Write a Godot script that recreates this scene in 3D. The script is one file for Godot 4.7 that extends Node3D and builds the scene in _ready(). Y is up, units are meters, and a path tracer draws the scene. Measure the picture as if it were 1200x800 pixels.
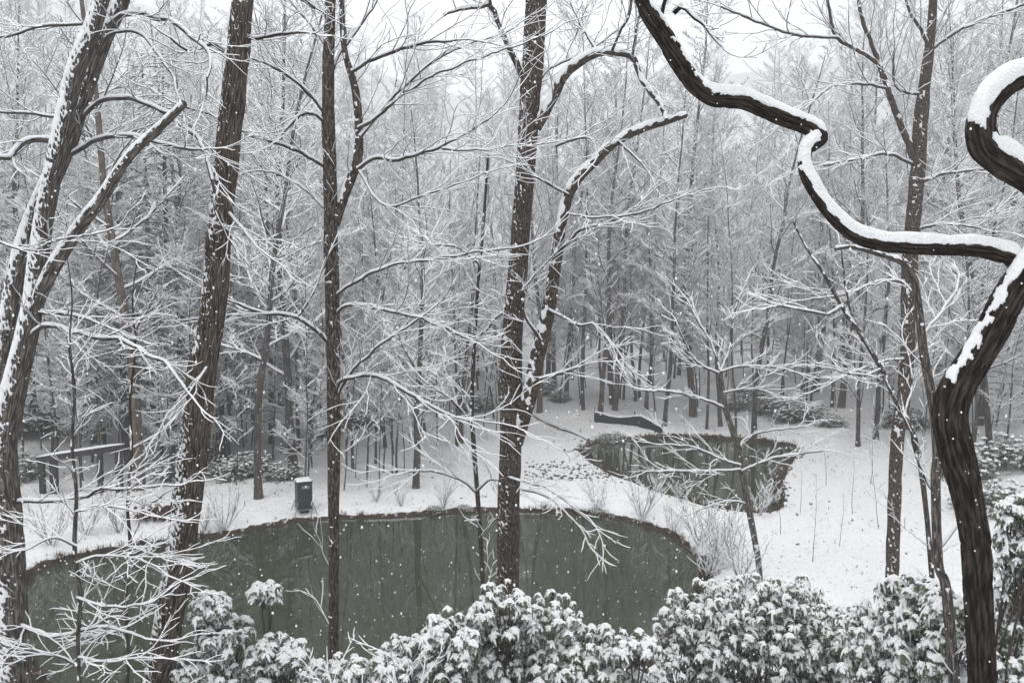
extends Node3D
# A snowy wood with two ponds, seen from a slope above. Water level of the lower pond is y = 0.

const F := 942.0            # focal length in photograph pixels (1200 wide)
const CAM := Vector3(0, 8.4, 0)
const PITCH := -4.25
var cam_basis := Basis(Vector3.RIGHT, deg_to_rad(PITCH))
var rng := RandomNumberGenerator.new()
var noise := FastNoiseLite.new()
var lump := FastNoiseLite.new()
var taken := {}
var first_label := {}
var M := {}
var pond_a: PackedVector2Array
var pond_b: PackedVector2Array
var glade: PackedVector2Array
var ring_cos := {}
var ring_sin := {}

class Buf:
	var v := PackedVector3Array()
	var n := PackedVector3Array()
	var uv := PackedVector2Array()
	var i := PackedInt32Array()
	func mesh() -> ArrayMesh:
		var a := []
		a.resize(Mesh.ARRAY_MAX)
		a[Mesh.ARRAY_VERTEX] = v
		if n.size() == v.size():
			a[Mesh.ARRAY_NORMAL] = n
		if uv.size() == v.size():
			a[Mesh.ARRAY_TEX_UV] = uv
		a[Mesh.ARRAY_INDEX] = i
		var m := ArrayMesh.new()
		if v.size() > 0:
			m.add_surface_from_arrays(Mesh.PRIMITIVE_TRIANGLES, a)
		return m

# ---------------------------------------------------------------- nodes
func numbered(called: String) -> String:
	var k: int = taken.get(called, 0)
	taken[called] = k + 1
	return called if k == 0 else "%s_%03d" % [called, k]

func thing(called: String, label: String, category: String, where := Vector3.ZERO, group := "") -> Node3D:
	var o := Node3D.new()
	o.name = numbered(called)
	add_child(o)
	o.position = where
	o.set_meta("label", label)
	o.set_meta("category", category)
	if group:
		o.set_meta("group", group)
	return o

func part(called: String, m: Mesh, mat: Material, parent: Node, stuff := false) -> MeshInstance3D:
	var o := MeshInstance3D.new()
	o.name = called
	o.mesh = m
	o.material_override = mat
	parent.add_child(o, true)
	if stuff:
		o.set_meta("kind", "stuff")
	return o

func setting(called: String, m: Mesh, mat: Material) -> MeshInstance3D:
	var o := MeshInstance3D.new()
	o.name = called
	o.mesh = m
	o.material_override = mat
	add_child(o, true)
	o.set_meta("kind", "structure")
	return o

func copy(o: Node3D, called: String, where: Vector3, turn: float, size: float) -> Node3D:
	var c: Node3D = o.duplicate()
	c.name = numbered(called)
	add_child(c)
	c.position = where
	c.rotation.y = turn
	c.scale = Vector3.ONE * size
	return c

# ---------------------------------------------------------------- survey: bearings and heights
func bearing(px: float, py: float) -> Vector3:
	return cam_basis * Vector3((px - 600.0) / F, (400.0 - py) / F, -1.0)

func at(px: float, py: float, d: float) -> Vector3:
	return CAM + bearing(px, py) * d

func on_plane(px: float, py: float, y: float) -> Vector3:
	var r := bearing(px, py)
	return CAM + r * ((y - CAM.y) / r.y)

func on_ground(px: float, py: float) -> Vector3:
	var r := bearing(px, py)
	var t := 12.0
	while t < 160.0:
		var p := CAM + r * t
		if p.y < height(p.x, p.z):
			return Vector3(p.x, height(p.x, p.z), p.z)
		t += 0.25
	return CAM + r * 160.0

func outline(list: Array, y: float) -> PackedVector2Array:
	var c := PackedVector2Array()
	for a in list:
		var p := on_plane(a[0], a[1], y)
		c.append(Vector2(p.x, p.z))
	# rounded by Chaikin cuts
	for pass_ in 2:
		var d := PackedVector2Array()
		for k in c.size():
			var e := c[(k + 1) % c.size()]
			d.append(c[k].lerp(e, 0.25))
			d.append(c[k].lerp(e, 0.75))
		c = d
	return c

func dist_poly(poly: PackedVector2Array, p: Vector2) -> float:
	var best := 1e9
	var inside := false
	var a := poly[poly.size() - 1]
	for b in poly:
		var ab := b - a
		var t := clampf((p - a).dot(ab) / ab.length_squared(), 0.0, 1.0)
		best = minf(best, (a + ab * t).distance_squared_to(p))
		if (a.y > p.y) != (b.y > p.y) and p.x < (b.x - a.x) * (p.y - a.y) / (b.y - a.y) + a.x:
			inside = not inside
		a = b
	return -sqrt(best) if inside else sqrt(best)

func base_height(x: float, z: float) -> float:
	var d := -z
	var h := 0.34
	h += 0.5 * maxf(0.0, 13.6 - d) * smoothstep(14.5, 11.5, d)
	var s := maxf(0.0, d - 44.0 - 0.12 * x)
	h += 0.0042 * minf(s, 42.0) * minf(s, 42.0) + maxf(0.0, s - 42.0) * 0.36
	var l := maxf(0.0, -x - 17.0)
	h += 0.02 * l * minf(l, 12.0) * smoothstep(20.0, 30.0, d)
	var r := maxf(0.0, x - 13.0)
	h += 0.012 * r * minf(r, 15.0)
	h += 0.24 * noise.get_noise_2d(x * 0.55, z * 0.55) + 0.11 * noise.get_noise_2d(x * 2.3, z * 2.3) + 0.03 * noise.get_noise_2d(x * 9.0, z * 9.0)
	return h

func height(x: float, z: float) -> float:
	var h := base_height(x, z)
	if z > -13.0 or z < -62.0 or absf(x) > 30.0:
		return h
	var p := Vector2(x, z)
	var wob := 0.10 * noise.get_noise_2d(x * 6.0 + 50.0, z * 6.0)
	var da := dist_poly(pond_a, p) + wob
	var db := dist_poly(pond_b, p) + wob
	if da < 1.6:
		h = lerpf(-0.9 if da < -1.0 else lerpf(-0.06, -0.9, clampf(-da, 0.0, 1.0)), minf(h, 0.5), smoothstep(0.0, 1.0, clampf(da / 0.55, 0.0, 1.0)) * 0.55 + 0.45 * smoothstep(0.0, 1.6, da))
	if db < 1.6:
		h = minf(h, lerpf(-0.8 if db < -1.0 else lerpf(0.10, -0.8, clampf(-db, 0.0, 1.0)), h, smoothstep(0.0, 1.0, clampf(db / 0.5, 0.0, 1.0)) * 0.6 + 0.4 * smoothstep(0.0, 1.6, db)))
	return h

# ---------------------------------------------------------------- swept shapes
func ring(sides: int) -> void:
	if not ring_cos.has(sides):
		var c := PackedFloat32Array()
		var s := PackedFloat32Array()
		for k in sides + 1:
			c.append(cos(TAU * k / sides))
			s.append(sin(TAU * k / sides))
		ring_cos[sides] = c
		ring_sin[sides] = s

func stick(b: Buf, pts: PackedVector3Array, rad: PackedFloat32Array, sides: int) -> void:
	# plain tapered tube without normals or uv: flat shaded, for twigs
	ring(sides)
	var cs: PackedFloat32Array = ring_cos[sides]
	var sn: PackedFloat32Array = ring_sin[sides]
	var base := b.v.size()
	var last := pts.size() - 1
	var side := Vector3.ZERO
	for k in last + 1:
		var t := (pts[mini(k + 1, last)] - pts[maxi(k - 1, 0)]).normalized()
		if k == 0:
			side = t.cross(Vector3(0.31, 0.11, 0.94)).normalized()
		else:
			side = (side - t * side.dot(t)).normalized()
		var bi := t.cross(side)
		var r := rad[k]
		for q in sides:
			b.v.append(pts[k] + (side * cs[q] + bi * sn[q]) * r)
	for k in last:
		var o := base + k * sides
		for q in sides:
			var q2 := (q + 1) % sides
			b.i.append_array([o + q, o + sides + q, o + q2, o + q2, o + sides + q, o + sides + q2])

func bark_tube(b: Buf, pts: PackedVector3Array, rad: PackedFloat32Array, sides: int, rough: float, furrow := 0.0) -> void:
	# smooth tube with normals, uv and knobbly radius
	ring(sides)
	var cs: PackedFloat32Array = ring_cos[sides]
	var sn: PackedFloat32Array = ring_sin[sides]
	var base := b.v.size()
	var last := pts.size() - 1
	var side := Vector3.ZERO
	var along := 0.0
	var around := maxf(1.0, roundf(TAU * rad[0] / 0.45))
	for k in last + 1:
		var t := (pts[mini(k + 1, last)] - pts[maxi(k - 1, 0)]).normalized()
		if k == 0:
			side = t.cross(Vector3(0.31, 0.11, 0.94)).normalized()
		else:
			side = (side - t * side.dot(t)).normalized()
			along += pts[k].distance_to(pts[k - 1])
		var bi := t.cross(side)
		for q in sides + 1:
			var nn := side * cs[q] + bi * sn[q]
			var p := pts[k] + nn * rad[k]
			var w := rad[k] * (1.0 + rough * lump.get_noise_3d(p.x * 3.0, p.y * 1.3, p.z * 3.0))
			if furrow > 0.0:
				var e := lump.get_noise_3d(cs[q] * rad[k] * 16.0, sn[q] * rad[k] * 16.0, along * 5.5)
				w -= furrow * (1.0 - smoothstep(0.02, 0.22, absf(e)))
			b.v.append(pts[k] + nn * w)
			b.n.append(nn)
			b.uv.append(Vector2(around * q / sides, along / 0.9))
	for k in last:
		var o := base + k * (sides + 1)
		for q in sides:
			b.i.append_array([o + q, o + sides + 1 + q, o + q + 1, o + q + 1, o + sides + 1 + q, o + sides + q + 2])
	# end cap
	var c := b.v.size()
	var te := (pts[last] - pts[last - 1]).normalized()
	b.v.append(pts[last] + te * rad[last] * 0.6)
	b.n.append(te)
	b.uv.append(Vector2(0, 0))
	var o2 := base + last * (sides + 1)
	for q in sides:
		b.i.append_array([o2 + q, c, o2 + q + 1])

func snow_ridge(b: Buf, pts: PackedVector3Array, rad: PackedFloat32Array, amount: float, fine: bool, drift := 0.012) -> void:
	# a small drift lying along the top of a twig: a ridge of three or five points across
	var last := pts.size() - 1
	var base := b.v.size()
	var w := 3 if fine else 5
	for k in last + 1:
		var t := (pts[mini(k + 1, last)] - pts[maxi(k - 1, 0)]).normalized()
		var flat := sqrt(maxf(0.0, 1.0 - t.y * t.y))
		var s := t.cross(Vector3.UP)
		s = s.normalized() if s.length_squared() > 0.001 else Vector3.RIGHT
		var up := s.cross(t)
		var r := rad[k]
		var cover := amount * smoothstep(0.25, 0.75, flat) * (0.75 + 0.5 * rng.randf())
		var half := r * 0.85 + drift * cover * (1.0 if k < last else 0.3)
		if cover < 0.05:
			half = r * 0.3
		var tall := r * 0.95 + (drift * 1.4 + 0.4 * r) * cover * (1.0 if k < last else 0.4)
		if cover < 0.05:
			tall = r * 0.5
		var c := pts[k]
		var low := up * r * 0.2
		if fine:
			b.v.append(c + low - s * half)
			b.v.append(c + low + s * half)
			b.v.append(c + up * tall)
		else:
			b.v.append(c + low - s * half)
			b.v.append(c + low + s * half)
			b.v.append(c + up * tall * 0.75 + s * half * 0.75)
			b.v.append(c + up * tall)
			b.v.append(c + up * tall * 0.75 - s * half * 0.75)
	for k in last:
		var o := base + k * w
		for q in w:
			var q2 := (q + 1) % w
			b.i.append_array([o + q, o + w + q, o + q2, o + q2, o + w + q, o + w + q2])

func snow_plaster(b: Buf, pts: PackedVector3Array, rad: PackedFloat32Array, sides: int, thick: float, need: float, wind: float, grain: float, ragged := 0.9) -> void:
	# wind-blown snow stuck to bark: a shell that stands proud where it lies and dips inside where it does not
	ring(sides)
	var cs: PackedFloat32Array = ring_cos[sides]
	var sn: PackedFloat32Array = ring_sin[sides]
	var base := b.v.size()
	var last := pts.size() - 1
	var side := Vector3.ZERO
	var from := Vector3(-0.64, 0.0, 0.77)
	for k in last + 1:
		var t := (pts[mini(k + 1, last)] - pts[maxi(k - 1, 0)]).normalized()
		if k == 0:
			side = t.cross(Vector3(0.31, 0.11, 0.94)).normalized()
		else:
			side = (side - t * side.dot(t)).normalized()
		var bi := t.cross(side)
		for q in sides:
			var nn := side * cs[q] + bi * sn[q]
			var p := pts[k] + nn * rad[k]
			var e := nn.y * 1.0 + nn.dot(from) * wind
			var g := lump.get_noise_3d(p.x * grain, p.y * grain, p.z * grain) * 0.75 + noise.get_noise_3d(p.x * 9.0, p.y * 9.0, p.z * 9.0) * 0.35
			var a := e - need + g * ragged
			var off := clampf(a * 2.2, 0.0, 1.0) * (0.85 + 0.45 * lump.get_noise_3d(p.x * 3.0, p.y * 3.0, p.z * 3.0))
			if a <= 0.0:
				b.v.append(pts[k] + nn * rad[k] * 0.7)
			else:
				b.v.append(p + nn * thick * off * 0.55 + Vector3.UP * thick * off * maxf(0.0, nn.y) + nn * rad[k] * 0.03)
	for k in last:
		var o := base + k * sides
		for q in sides:
			var q2 := (q + 1) % sides
			b.i.append_array([o + q, o + sides + q, o + q2, o + q2, o + sides + q, o + sides + q2])

func smooth_normals(b: Buf) -> void:
	var n := PackedVector3Array()
	n.resize(b.v.size())
	for k in range(0, b.i.size(), 3):
		var a := b.v[b.i[k]]
		var c := (b.v[b.i[k + 2]] - a).cross(b.v[b.i[k + 1]] - a)
		for j in 3:
			n[b.i[k + j]] += c
	for k in n.size():
		n[k] = n[k].normalized() if n[k].length_squared() > 1e-16 else Vector3.UP
	b.n = n

func resample(ctrl: Array, d0: float, d1: float, step: float) -> Array:
	# ctrl: [px, py, width px]; a Catmull-Rom path at distances d0..d1, as points and radii in metres
	var pts := PackedVector3Array()
	var rad := PackedFloat32Array()
	var n := ctrl.size()
	var cp := PackedVector3Array()
	var cr := PackedFloat32Array()
	for k in n:
		var d := lerpf(d0, d1, float(k) / maxf(1.0, n - 1))
		cp.append(at(ctrl[k][0], ctrl[k][1], d))
		cr.append(ctrl[k][2] * 0.48 * d / F / bearing(ctrl[k][0], ctrl[k][1]).length())
	return spline(cp, cr, step)

func spline(cp: PackedVector3Array, cr: PackedFloat32Array, step: float) -> Array:
	var pts := PackedVector3Array()
	var rad := PackedFloat32Array()
	var n := cp.size()
	for k in n - 1:
		var a := cp[maxi(k - 1, 0)]
		var b := cp[k]
		var c := cp[k + 1]
		var e := cp[mini(k + 2, n - 1)]
		var m := maxi(1, int(ceil(b.distance_to(c) / step)))
		for j in m:
			var t := float(j) / m
			pts.append(0.5 * ((2.0 * b) + (c - a) * t + (2.0 * a - 5.0 * b + 4.0 * c - e) * t * t + (3.0 * b - a - 3.0 * c + e) * t * t * t))
			rad.append(lerpf(cr[k], cr[k + 1], t))
	pts.append(cp[n - 1])
	rad.append(cr[n - 1])
	return [pts, rad]

# ---------------------------------------------------------------- growth
class Growth:
	var wood := Buf.new()
	var twig := Buf.new()
	var snow := Buf.new()
	var counts := [0, 5, 4]      # children of limbs (1) and branches (2)
	var segs := [12, 8, 5, 3]
	var lens := [0.0, 1.0, 0.42, 0.36]   # length against the parent's
	var wig := 0.16
	var lift := 0.05
	var flat := 0.75             # how far side shoots keep to the horizontal plane
	var depth := 3
	var heap := 1.0
	var thin := 0.0045
	var drift := 0.012
	var sharp := 1.0             # how far side shoots leave the parent

func rnd(a: float) -> float:
	return rng.randf_range(-a, a)

func grow(T: Growth, p: Vector3, dir: Vector3, length: float, r: float, level: int) -> void:
	var n: int = T.segs[level]
	var pts := PackedVector3Array([p])
	var rad := PackedFloat32Array([r])
	var step := length / n
	var d := dir.normalized()
	var tip := maxf(T.thin, r * 0.3)
	for k in n:
		d = (d + Vector3(rnd(T.wig), rnd(T.wig) + T.lift, rnd(T.wig))).normalized()
		p += d * step
		pts.append(p)
		rad.append(lerpf(r, tip, float(k + 1) / n))
	if r > 0.03:
		stick(T.wood, pts, rad, 5)
	else:
		stick(T.twig, pts, rad, 3)
	snow_ridge(T.snow, pts, rad, T.heap, r < 0.02, T.drift)
	if level >= T.depth:
		return
	var kids: int = T.counts[level]
	var flip := 1.0 if rng.randf() < 0.5 else -1.0
	for c in kids:
		var f := lerpf(0.18, 0.97, (c + rng.randf()) / kids) * n
		var k := mini(int(f), n - 1)
		var q := pts[k].lerp(pts[k + 1], f - k)
		var t := (pts[k + 1] - pts[k]).normalized()
		var s := t.cross(Vector3.UP)
		s = s.normalized() if s.length_squared() > 0.02 else Vector3(rnd(1), 0, rnd(1)).normalized()
		flip = -flip
		var out := (s * flip * T.flat + Vector3(rnd(1), rnd(0.8) + 0.15, rnd(1)) * (1.0 - T.flat) * 1.2).normalized()
		var cd := (t * rng.randf_range(0.55, 1.0) + out * rng.randf_range(0.6, 1.0) * T.sharp).normalized()
		var cl := length * float(T.lens[level + 1]) * rng.randf_range(0.6, 1.25) * (1.15 - 0.55 * f / n)
		grow(T, q, cd, cl, maxf(T.thin, lerpf(rad[k], rad[k + 1], 0.5) * 0.55), level + 1)

func forest_tree(h: float, r: float, limbs: int, start: float, reach: float, rise: float, T: Growth, bend: float) -> void:
	# stands at the origin
	var n := 16
	var pts := PackedVector3Array()
	var rad := PackedFloat32Array()
	var p := Vector3(0, -0.4, 0)
	var d := Vector3(rnd(0.05), 1, rnd(0.05)).normalized()
	for k in n + 1:
		pts.append(p)
		var f := float(k) / n
		rad.append(maxf(0.012, r * (1.0 - 0.86 * f) * (1.35 if k == 0 else 1.0)))
		d = (d + Vector3(rnd(bend), 0.06, rnd(bend))).normalized()
		p += d * (h / n)
	var s := spline(pts, rad, h / 32.0)
	bark_tube(T.wood, s[0], s[1], 9 if r > 0.1 else 6, 0.12)
	T.wood.uv.clear()
	T.wood.n.clear()
	var dense: PackedVector3Array = spline(pts, rad, 0.22)[0]
	var drad: PackedFloat32Array = spline(pts, rad, 0.22)[1]
	if r > 0.09:
		snow_plaster(T.snow, dense, drad, 8, 0.02, 0.95, 0.65, 5.0)
	var ang := rng.randf() * TAU
	for l in limbs:
		var f := lerpf(start, 0.97, pow((l + rng.randf()) / limbs, 0.85))
		var k := mini(int(f * n), n - 1)
		var q := pts[k].lerp(pts[k + 1], f * n - k)
		ang += 2.4 + rnd(0.5)
		var up := rise + rnd(0.25) + 0.5 * f * rise
		var dir := Vector3(cos(ang), up, sin(ang)).normalized()
		var len_ := reach * h * (1.0 - 0.6 * f) * rng.randf_range(0.6, 1.1)
		grow(T, q, dir, len_, maxf(0.012, lerpf(rad[k], rad[k + 1], 0.5) * 0.42), 1)

func make_tree(called: String, label: String, group: String, T: Growth, bark: Material) -> Node3D:
	var o := thing(called, label, "tree", Vector3.ZERO, group)
	part("trunk", T.wood.mesh(), bark, o)
	part("crown", T.twig.mesh(), M.twig, o, true)
	part("snow", T.snow.mesh(), M.snow, o, true)
	return o

# ---------------------------------------------------------------- materials
func tone(l: Color) -> Color:
	return l.linear_to_srgb()

func noise_tex(freq: float, kind: int, ramp: Array, size := 512, seed_ := 1, octaves := 4) -> NoiseTexture2D:
	var n := FastNoiseLite.new()
	n.noise_type = kind as FastNoiseLite.NoiseType
	n.frequency = freq
	n.seed = seed_
	n.fractal_octaves = octaves
	var t := NoiseTexture2D.new()
	t.width = size
	t.height = size
	t.seamless = true
	t.noise = n
	if ramp.size():
		var g := Gradient.new()
		var offs := PackedFloat32Array()
		var cols := PackedColorArray()
		for a in ramp:
			offs.append(a[0])
			cols.append(tone(a[1]))
		g.offsets = offs
		g.colors = cols
		t.color_ramp = g
	return t

func grey(a: float) -> Color:
	return Color(a, a, a)

func bark_material(dark: Color, mid: Color, pale: Color, relief: float, scale_: Vector3, seed_: int) -> StandardMaterial3D:
	var m := StandardMaterial3D.new()
	m.albedo_texture = noise_tex(0.012, FastNoiseLite.TYPE_SIMPLEX_SMOOTH, [[0.2, dark], [0.5, mid], [0.78, pale]], 512, seed_, 6)
	m.roughness = 0.95
	m.metallic_specular = 0.2
	m.uv1_scale = scale_
	m.heightmap_enabled = true
	var ridged := FastNoiseLite.new()
	ridged.noise_type = FastNoiseLite.TYPE_SIMPLEX_SMOOTH
	ridged.fractal_type = FastNoiseLite.FRACTAL_RIDGED
	ridged.frequency = 0.012
	ridged.fractal_octaves = 4
	ridged.seed = seed_ + 5
	var t := NoiseTexture2D.new()
	t.width = 512
	t.height = 512
	t.seamless = true
	t.invert = true
	t.noise = ridged
	m.heightmap_texture = t
	m.heightmap_scale = relief
	return m

func plain(c: Color, rough := 0.9, spec := 0.25) -> StandardMaterial3D:
	var m := StandardMaterial3D.new()
	m.albedo_color = tone(c)
	m.roughness = rough
	m.metallic_specular = spec
	return m

func materials() -> void:
	M.bark_a = bark_material(Color(0.035, 0.031, 0.029), Color(0.11, 0.1, 0.092), Color(0.24, 0.225, 0.205), 2.0, Vector3(2, 0.6, 1), 3)
	M.bark_b = bark_material(Color(0.025, 0.021, 0.018), Color(0.085, 0.07, 0.06), Color(0.2, 0.17, 0.145), 2.5, Vector3(2, 0.5, 1), 11)
	M.bark_d = bark_material(Color(0.022, 0.019, 0.017), Color(0.075, 0.062, 0.053), Color(0.17, 0.145, 0.125), 1.5, Vector3(2, 1.1, 1), 17)
	M.bark_e = bark_material(Color(0.014, 0.011, 0.01), Color(0.04, 0.033, 0.028), Color(0.09, 0.075, 0.065), 3.0, Vector3(3, 0.6, 1), 23)
	M.far_bark = plain(Color(0.085, 0.076, 0.07), 0.95, 0.15)
	M.far_bark_brown = plain(Color(0.115, 0.097, 0.083), 0.95, 0.15)
	for called in ["far_bark", "far_bark_brown"]:
		var fb: StandardMaterial3D = M[called]
		var c := fb.albedo_color.srgb_to_linear()
		fb.albedo_color = Color.WHITE
		fb.albedo_texture = noise_tex(0.02, FastNoiseLite.TYPE_SIMPLEX_SMOOTH, [[0.25, c * 0.45], [0.5, c], [0.75, c * 1.7]], 256, 61, 4)
		fb.uv1_triplanar = true
		fb.uv1_scale = Vector3(1.6, 0.35, 1.6)
	M.twig = plain(Color(0.06, 0.052, 0.047), 0.95, 0.15)
	var s := plain(Color(0.86, 0.87, 0.89), 0.75, 0.3)
	M.snow = s
	var sl := plain(Color(0.86, 0.87, 0.89), 0.7, 0.3)
	sl.heightmap_enabled = true
	sl.heightmap_texture = noise_tex(0.03, FastNoiseLite.TYPE_SIMPLEX_SMOOTH, [], 512, 5, 5)
	sl.heightmap_scale = 1.2
	sl.uv1_triplanar = true
	sl.uv1_scale = Vector3.ONE * 2.5
	M.snow_near = sl
	var g := plain(Color.WHITE, 0.8, 0.25)
	g.albedo_texture = noise_tex(0.02, FastNoiseLite.TYPE_SIMPLEX_SMOOTH, [[0.0, Color(0.2, 0.17, 0.14)], [0.14, Color(0.34, 0.31, 0.28)], [0.2, Color(0.76, 0.76, 0.77)], [0.3, Color(0.85, 0.86, 0.88)], [1.0, Color(0.87, 0.88, 0.9)]], 1024, 9, 6)
	g.uv1_triplanar = true
	g.uv1_world_triplanar = true
	g.uv1_scale = Vector3.ONE * 0.22
	g.heightmap_enabled = true
	g.heightmap_texture = noise_tex(0.02, FastNoiseLite.TYPE_SIMPLEX_SMOOTH, [], 1024, 9, 6)
	g.heightmap_scale = 6.0
	M.ground = g
	var w := plain(Color(0.039, 0.049, 0.028), 0.03, 0.8)
	w.heightmap_enabled = true
	w.heightmap_texture = noise_tex(0.01, FastNoiseLite.TYPE_SIMPLEX_SMOOTH, [], 512, 31, 3)
	w.heightmap_scale = 0.04
	w.uv1_triplanar = true
	w.uv1_world_triplanar = true
	w.uv1_scale = Vector3.ONE * 0.6
	M.water = w
	var e := plain(Color.WHITE, 0.95, 0.2)
	e.albedo_texture = noise_tex(0.03, FastNoiseLite.TYPE_SIMPLEX_SMOOTH, [[0.25, Color(0.02, 0.016, 0.012)], [0.55, Color(0.06, 0.043, 0.032)], [0.8, Color(0.12, 0.09, 0.07)]], 512, 41, 5)
	e.uv1_triplanar = true
	e.uv1_world_triplanar = true
	e.uv1_scale = Vector3.ONE * 0.7
	M.earth = e
	M.straw = plain(Color(0.16, 0.13, 0.095), 0.95, 0.1)
	M.dark_grass = plain(Color(0.05, 0.042, 0.032), 0.95, 0.1)
	var nd := plain(Color(0.08, 0.14, 0.1), 0.8, 0.3)
	nd.backlight_enabled = true
	nd.backlight = tone(Color(0.015, 0.025, 0.015))
	M.needle = nd
	var lf := plain(Color(0.08, 0.1, 0.066), 0.5, 0.45)
	lf.backlight_enabled = true
	lf.backlight = tone(Color(0.02, 0.03, 0.012))
	M.leaf = lf
	M.metal = plain(Color(0.02, 0.044, 0.043), 0.5, 0.5)
	M.zinc = plain(Color(0.3, 0.31, 0.31), 0.5, 0.5)
	M.fabric = plain(Color(0.014, 0.018, 0.024), 0.7, 0.4)
	M.timber = plain(Color(0.045, 0.043, 0.043), 0.9, 0.2)
	M.stone = plain(Color(0.09, 0.085, 0.08), 0.95, 0.2)
	M.rust = plain(Color(0.075, 0.04, 0.03), 0.95, 0.15)
	M.board = plain(Color(0.13, 0.125, 0.115), 0.9, 0.2)

# ---------------------------------------------------------------- setting
func ground() -> void:
	var xs := PackedFloat32Array()
	var zs := PackedFloat32Array()
	var x := -30.0
	while x <= 30.0:
		xs.append(x)
		x += 0.3
	var g := 0.5
	while xs[xs.size() - 1] < 150.0:
		xs.append(xs[xs.size() - 1] + g)
		xs.insert(0, xs[0] - g)
		g = minf(g * 1.15, 8.0)
	zs.append(42.0)
	while zs[zs.size() - 1] > -13.0:
		zs.append(zs[zs.size() - 1] - 0.8)
	while zs[zs.size() - 1] > -60.0:
		zs.append(zs[zs.size() - 1] - 0.28)
	g = 0.4
	while zs[zs.size() - 1] > -230.0:
		zs.append(zs[zs.size() - 1] - g)
		g = minf(g * 1.1, 6.0)
	var b := Buf.new()
	var w := xs.size()
	for z in zs:
		for xx in xs:
			b.v.append(Vector3(xx, height(xx, z), z))
	for r in zs.size() - 1:
		for c in w - 1:
			var o := r * w + c
			b.i.append_array([o, o + w, o + 1, o + 1, o + w, o + w + 1])
	smooth_normals(b)
	if b.n[b.n.size() / 2].y < 0.0:
		for k in b.n.size():
			b.n[k] = -b.n[k]
	setting("ground", b.mesh(), M.ground)

func sheet(poly: PackedVector2Array, y: float, grow_: float) -> ArrayMesh:
	var big: PackedVector2Array = Geometry2D.offset_polygon(poly, grow_)[0]
	var tri := Geometry2D.triangulate_polygon(big)
	var b := Buf.new()
	for p in big:
		b.v.append(Vector3(p.x, y, p.y))
		b.n.append(Vector3.UP)
	for k in range(0, tri.size(), 3):
		var a := big[tri[k]]
		var c := big[tri[k + 1]]
		var d := big[tri[k + 2]]
		if (c - a).cross(d - a) > 0.0:
			b.i.append_array([tri[k], tri[k + 1], tri[k + 2]])
		else:
			b.i.append_array([tri[k], tri[k + 2], tri[k + 1]])
	return b.mesh()

func bank(poly: PackedVector2Array, level: float, tall: float) -> ArrayMesh:
	# a ragged lip of bare earth between snow and water
	var b := Buf.new()
	var pts := PackedVector2Array()
	for k in poly.size():
		var a := poly[k]
		var c := poly[(k + 1) % poly.size()]
		var m := maxi(1, int(a.distance_to(c) / 0.12))
		for j in m:
			pts.append(a.lerp(c, float(j) / m))
	var n := pts.size()
	for k in n:
		var p := pts[k]
		var t := (pts[(k + 1) % n] - pts[(k + n - 1) % n]).normalized()
		var out := Vector2(t.y, -t.x)
		if Geometry2D.is_point_in_polygon(p + out * 0.05, poly):
			out = -out
		var j1 := lump.get_noise_2d(p.x * 4.0, p.y * 4.0)
		var j2 := noise.get_noise_2d(p.x * 1.2, p.y * 1.2)
		var top := level + tall * clampf(0.5 + 0.3 * j1 + 0.5 * j2, 0.1, 1.1)
		var prof := [[-0.30, level - 0.35], [-0.06 + 0.12 * j1, level + 0.03], [0.10 + 0.1 * j1, top], [0.28 + 0.14 * j1, top + 0.015], [0.75, level - 0.4]]
		for e in prof:
			var q: Vector2 = p + out * float(e[0])
			b.v.append(Vector3(q.x, e[1], q.y))
	for k in n:
		for q in 4:
			var o := k * 5 + q
			var o2 := ((k + 1) % n) * 5 + q
			b.i.append_array([o, o + 1, o2, o2, o + 1, o2 + 1])
	return b.mesh()

func scatter(called: String, label: String, category: String, m: Mesh, mat: Material, places: Array) -> void:
	var mm := MultiMesh.new()
	mm.transform_format = MultiMesh.TRANSFORM_3D
	mm.mesh = m
	mm.instance_count = places.size()
	for k in places.size():
		mm.set_instance_transform(k, places[k])
	var o := MultiMeshInstance3D.new()
	o.name = called
	o.multimesh = mm
	o.material_override = mat
	add_child(o)
	o.set_meta("kind", "stuff")
	o.set_meta("label", label)
	o.set_meta("category", category)

func tuft(blades: int, tall: float, spread: float) -> ArrayMesh:
	var b := Buf.new()
	for k in blades:
		var a := rng.randf() * TAU
		var r := rng.randf() * 0.06
		var p := Vector3(cos(a) * r, -0.02, sin(a) * r)
		var h := tall * rng.randf_range(0.5, 1.0)
		var lean := Vector3(cos(a), 0, sin(a)) * spread * rng.randf()
		var s := Vector3(-sin(a), 0, cos(a)) * 0.006
		var mid := p + lean * 0.4 + Vector3.UP * h * 0.65
		var tip := p + lean + Vector3.UP * h * rng.randf_range(0.55, 1.0)
		var o := b.v.size()
		b.v.append_array([p - s, p + s, mid - s, mid + s, tip])
		b.i.append_array([o, o + 2, o + 1, o + 1, o + 2, o + 3, o + 2, o + 4, o + 3])
	return b.mesh()

func pebble(seed_: int) -> ArrayMesh:
	var s := SphereMesh.new()
	s.radial_segments = 7
	s.rings = 4
	s.radius = 0.5
	s.height = 1.0
	var a := s.get_mesh_arrays()
	var v: PackedVector3Array = a[Mesh.ARRAY_VERTEX]
	for k in v.size():
		v[k] = v[k] * (1.0 + 0.5 * lump.get_noise_3d(v[k].x * 2.5 + seed_ * 7.0, v[k].y * 2.5, v[k].z * 2.5)) * Vector3(1, 0.6, 0.8)
	var b := Buf.new()
	b.v = v
	b.i = a[Mesh.ARRAY_INDEX]
	return b.mesh()

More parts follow.
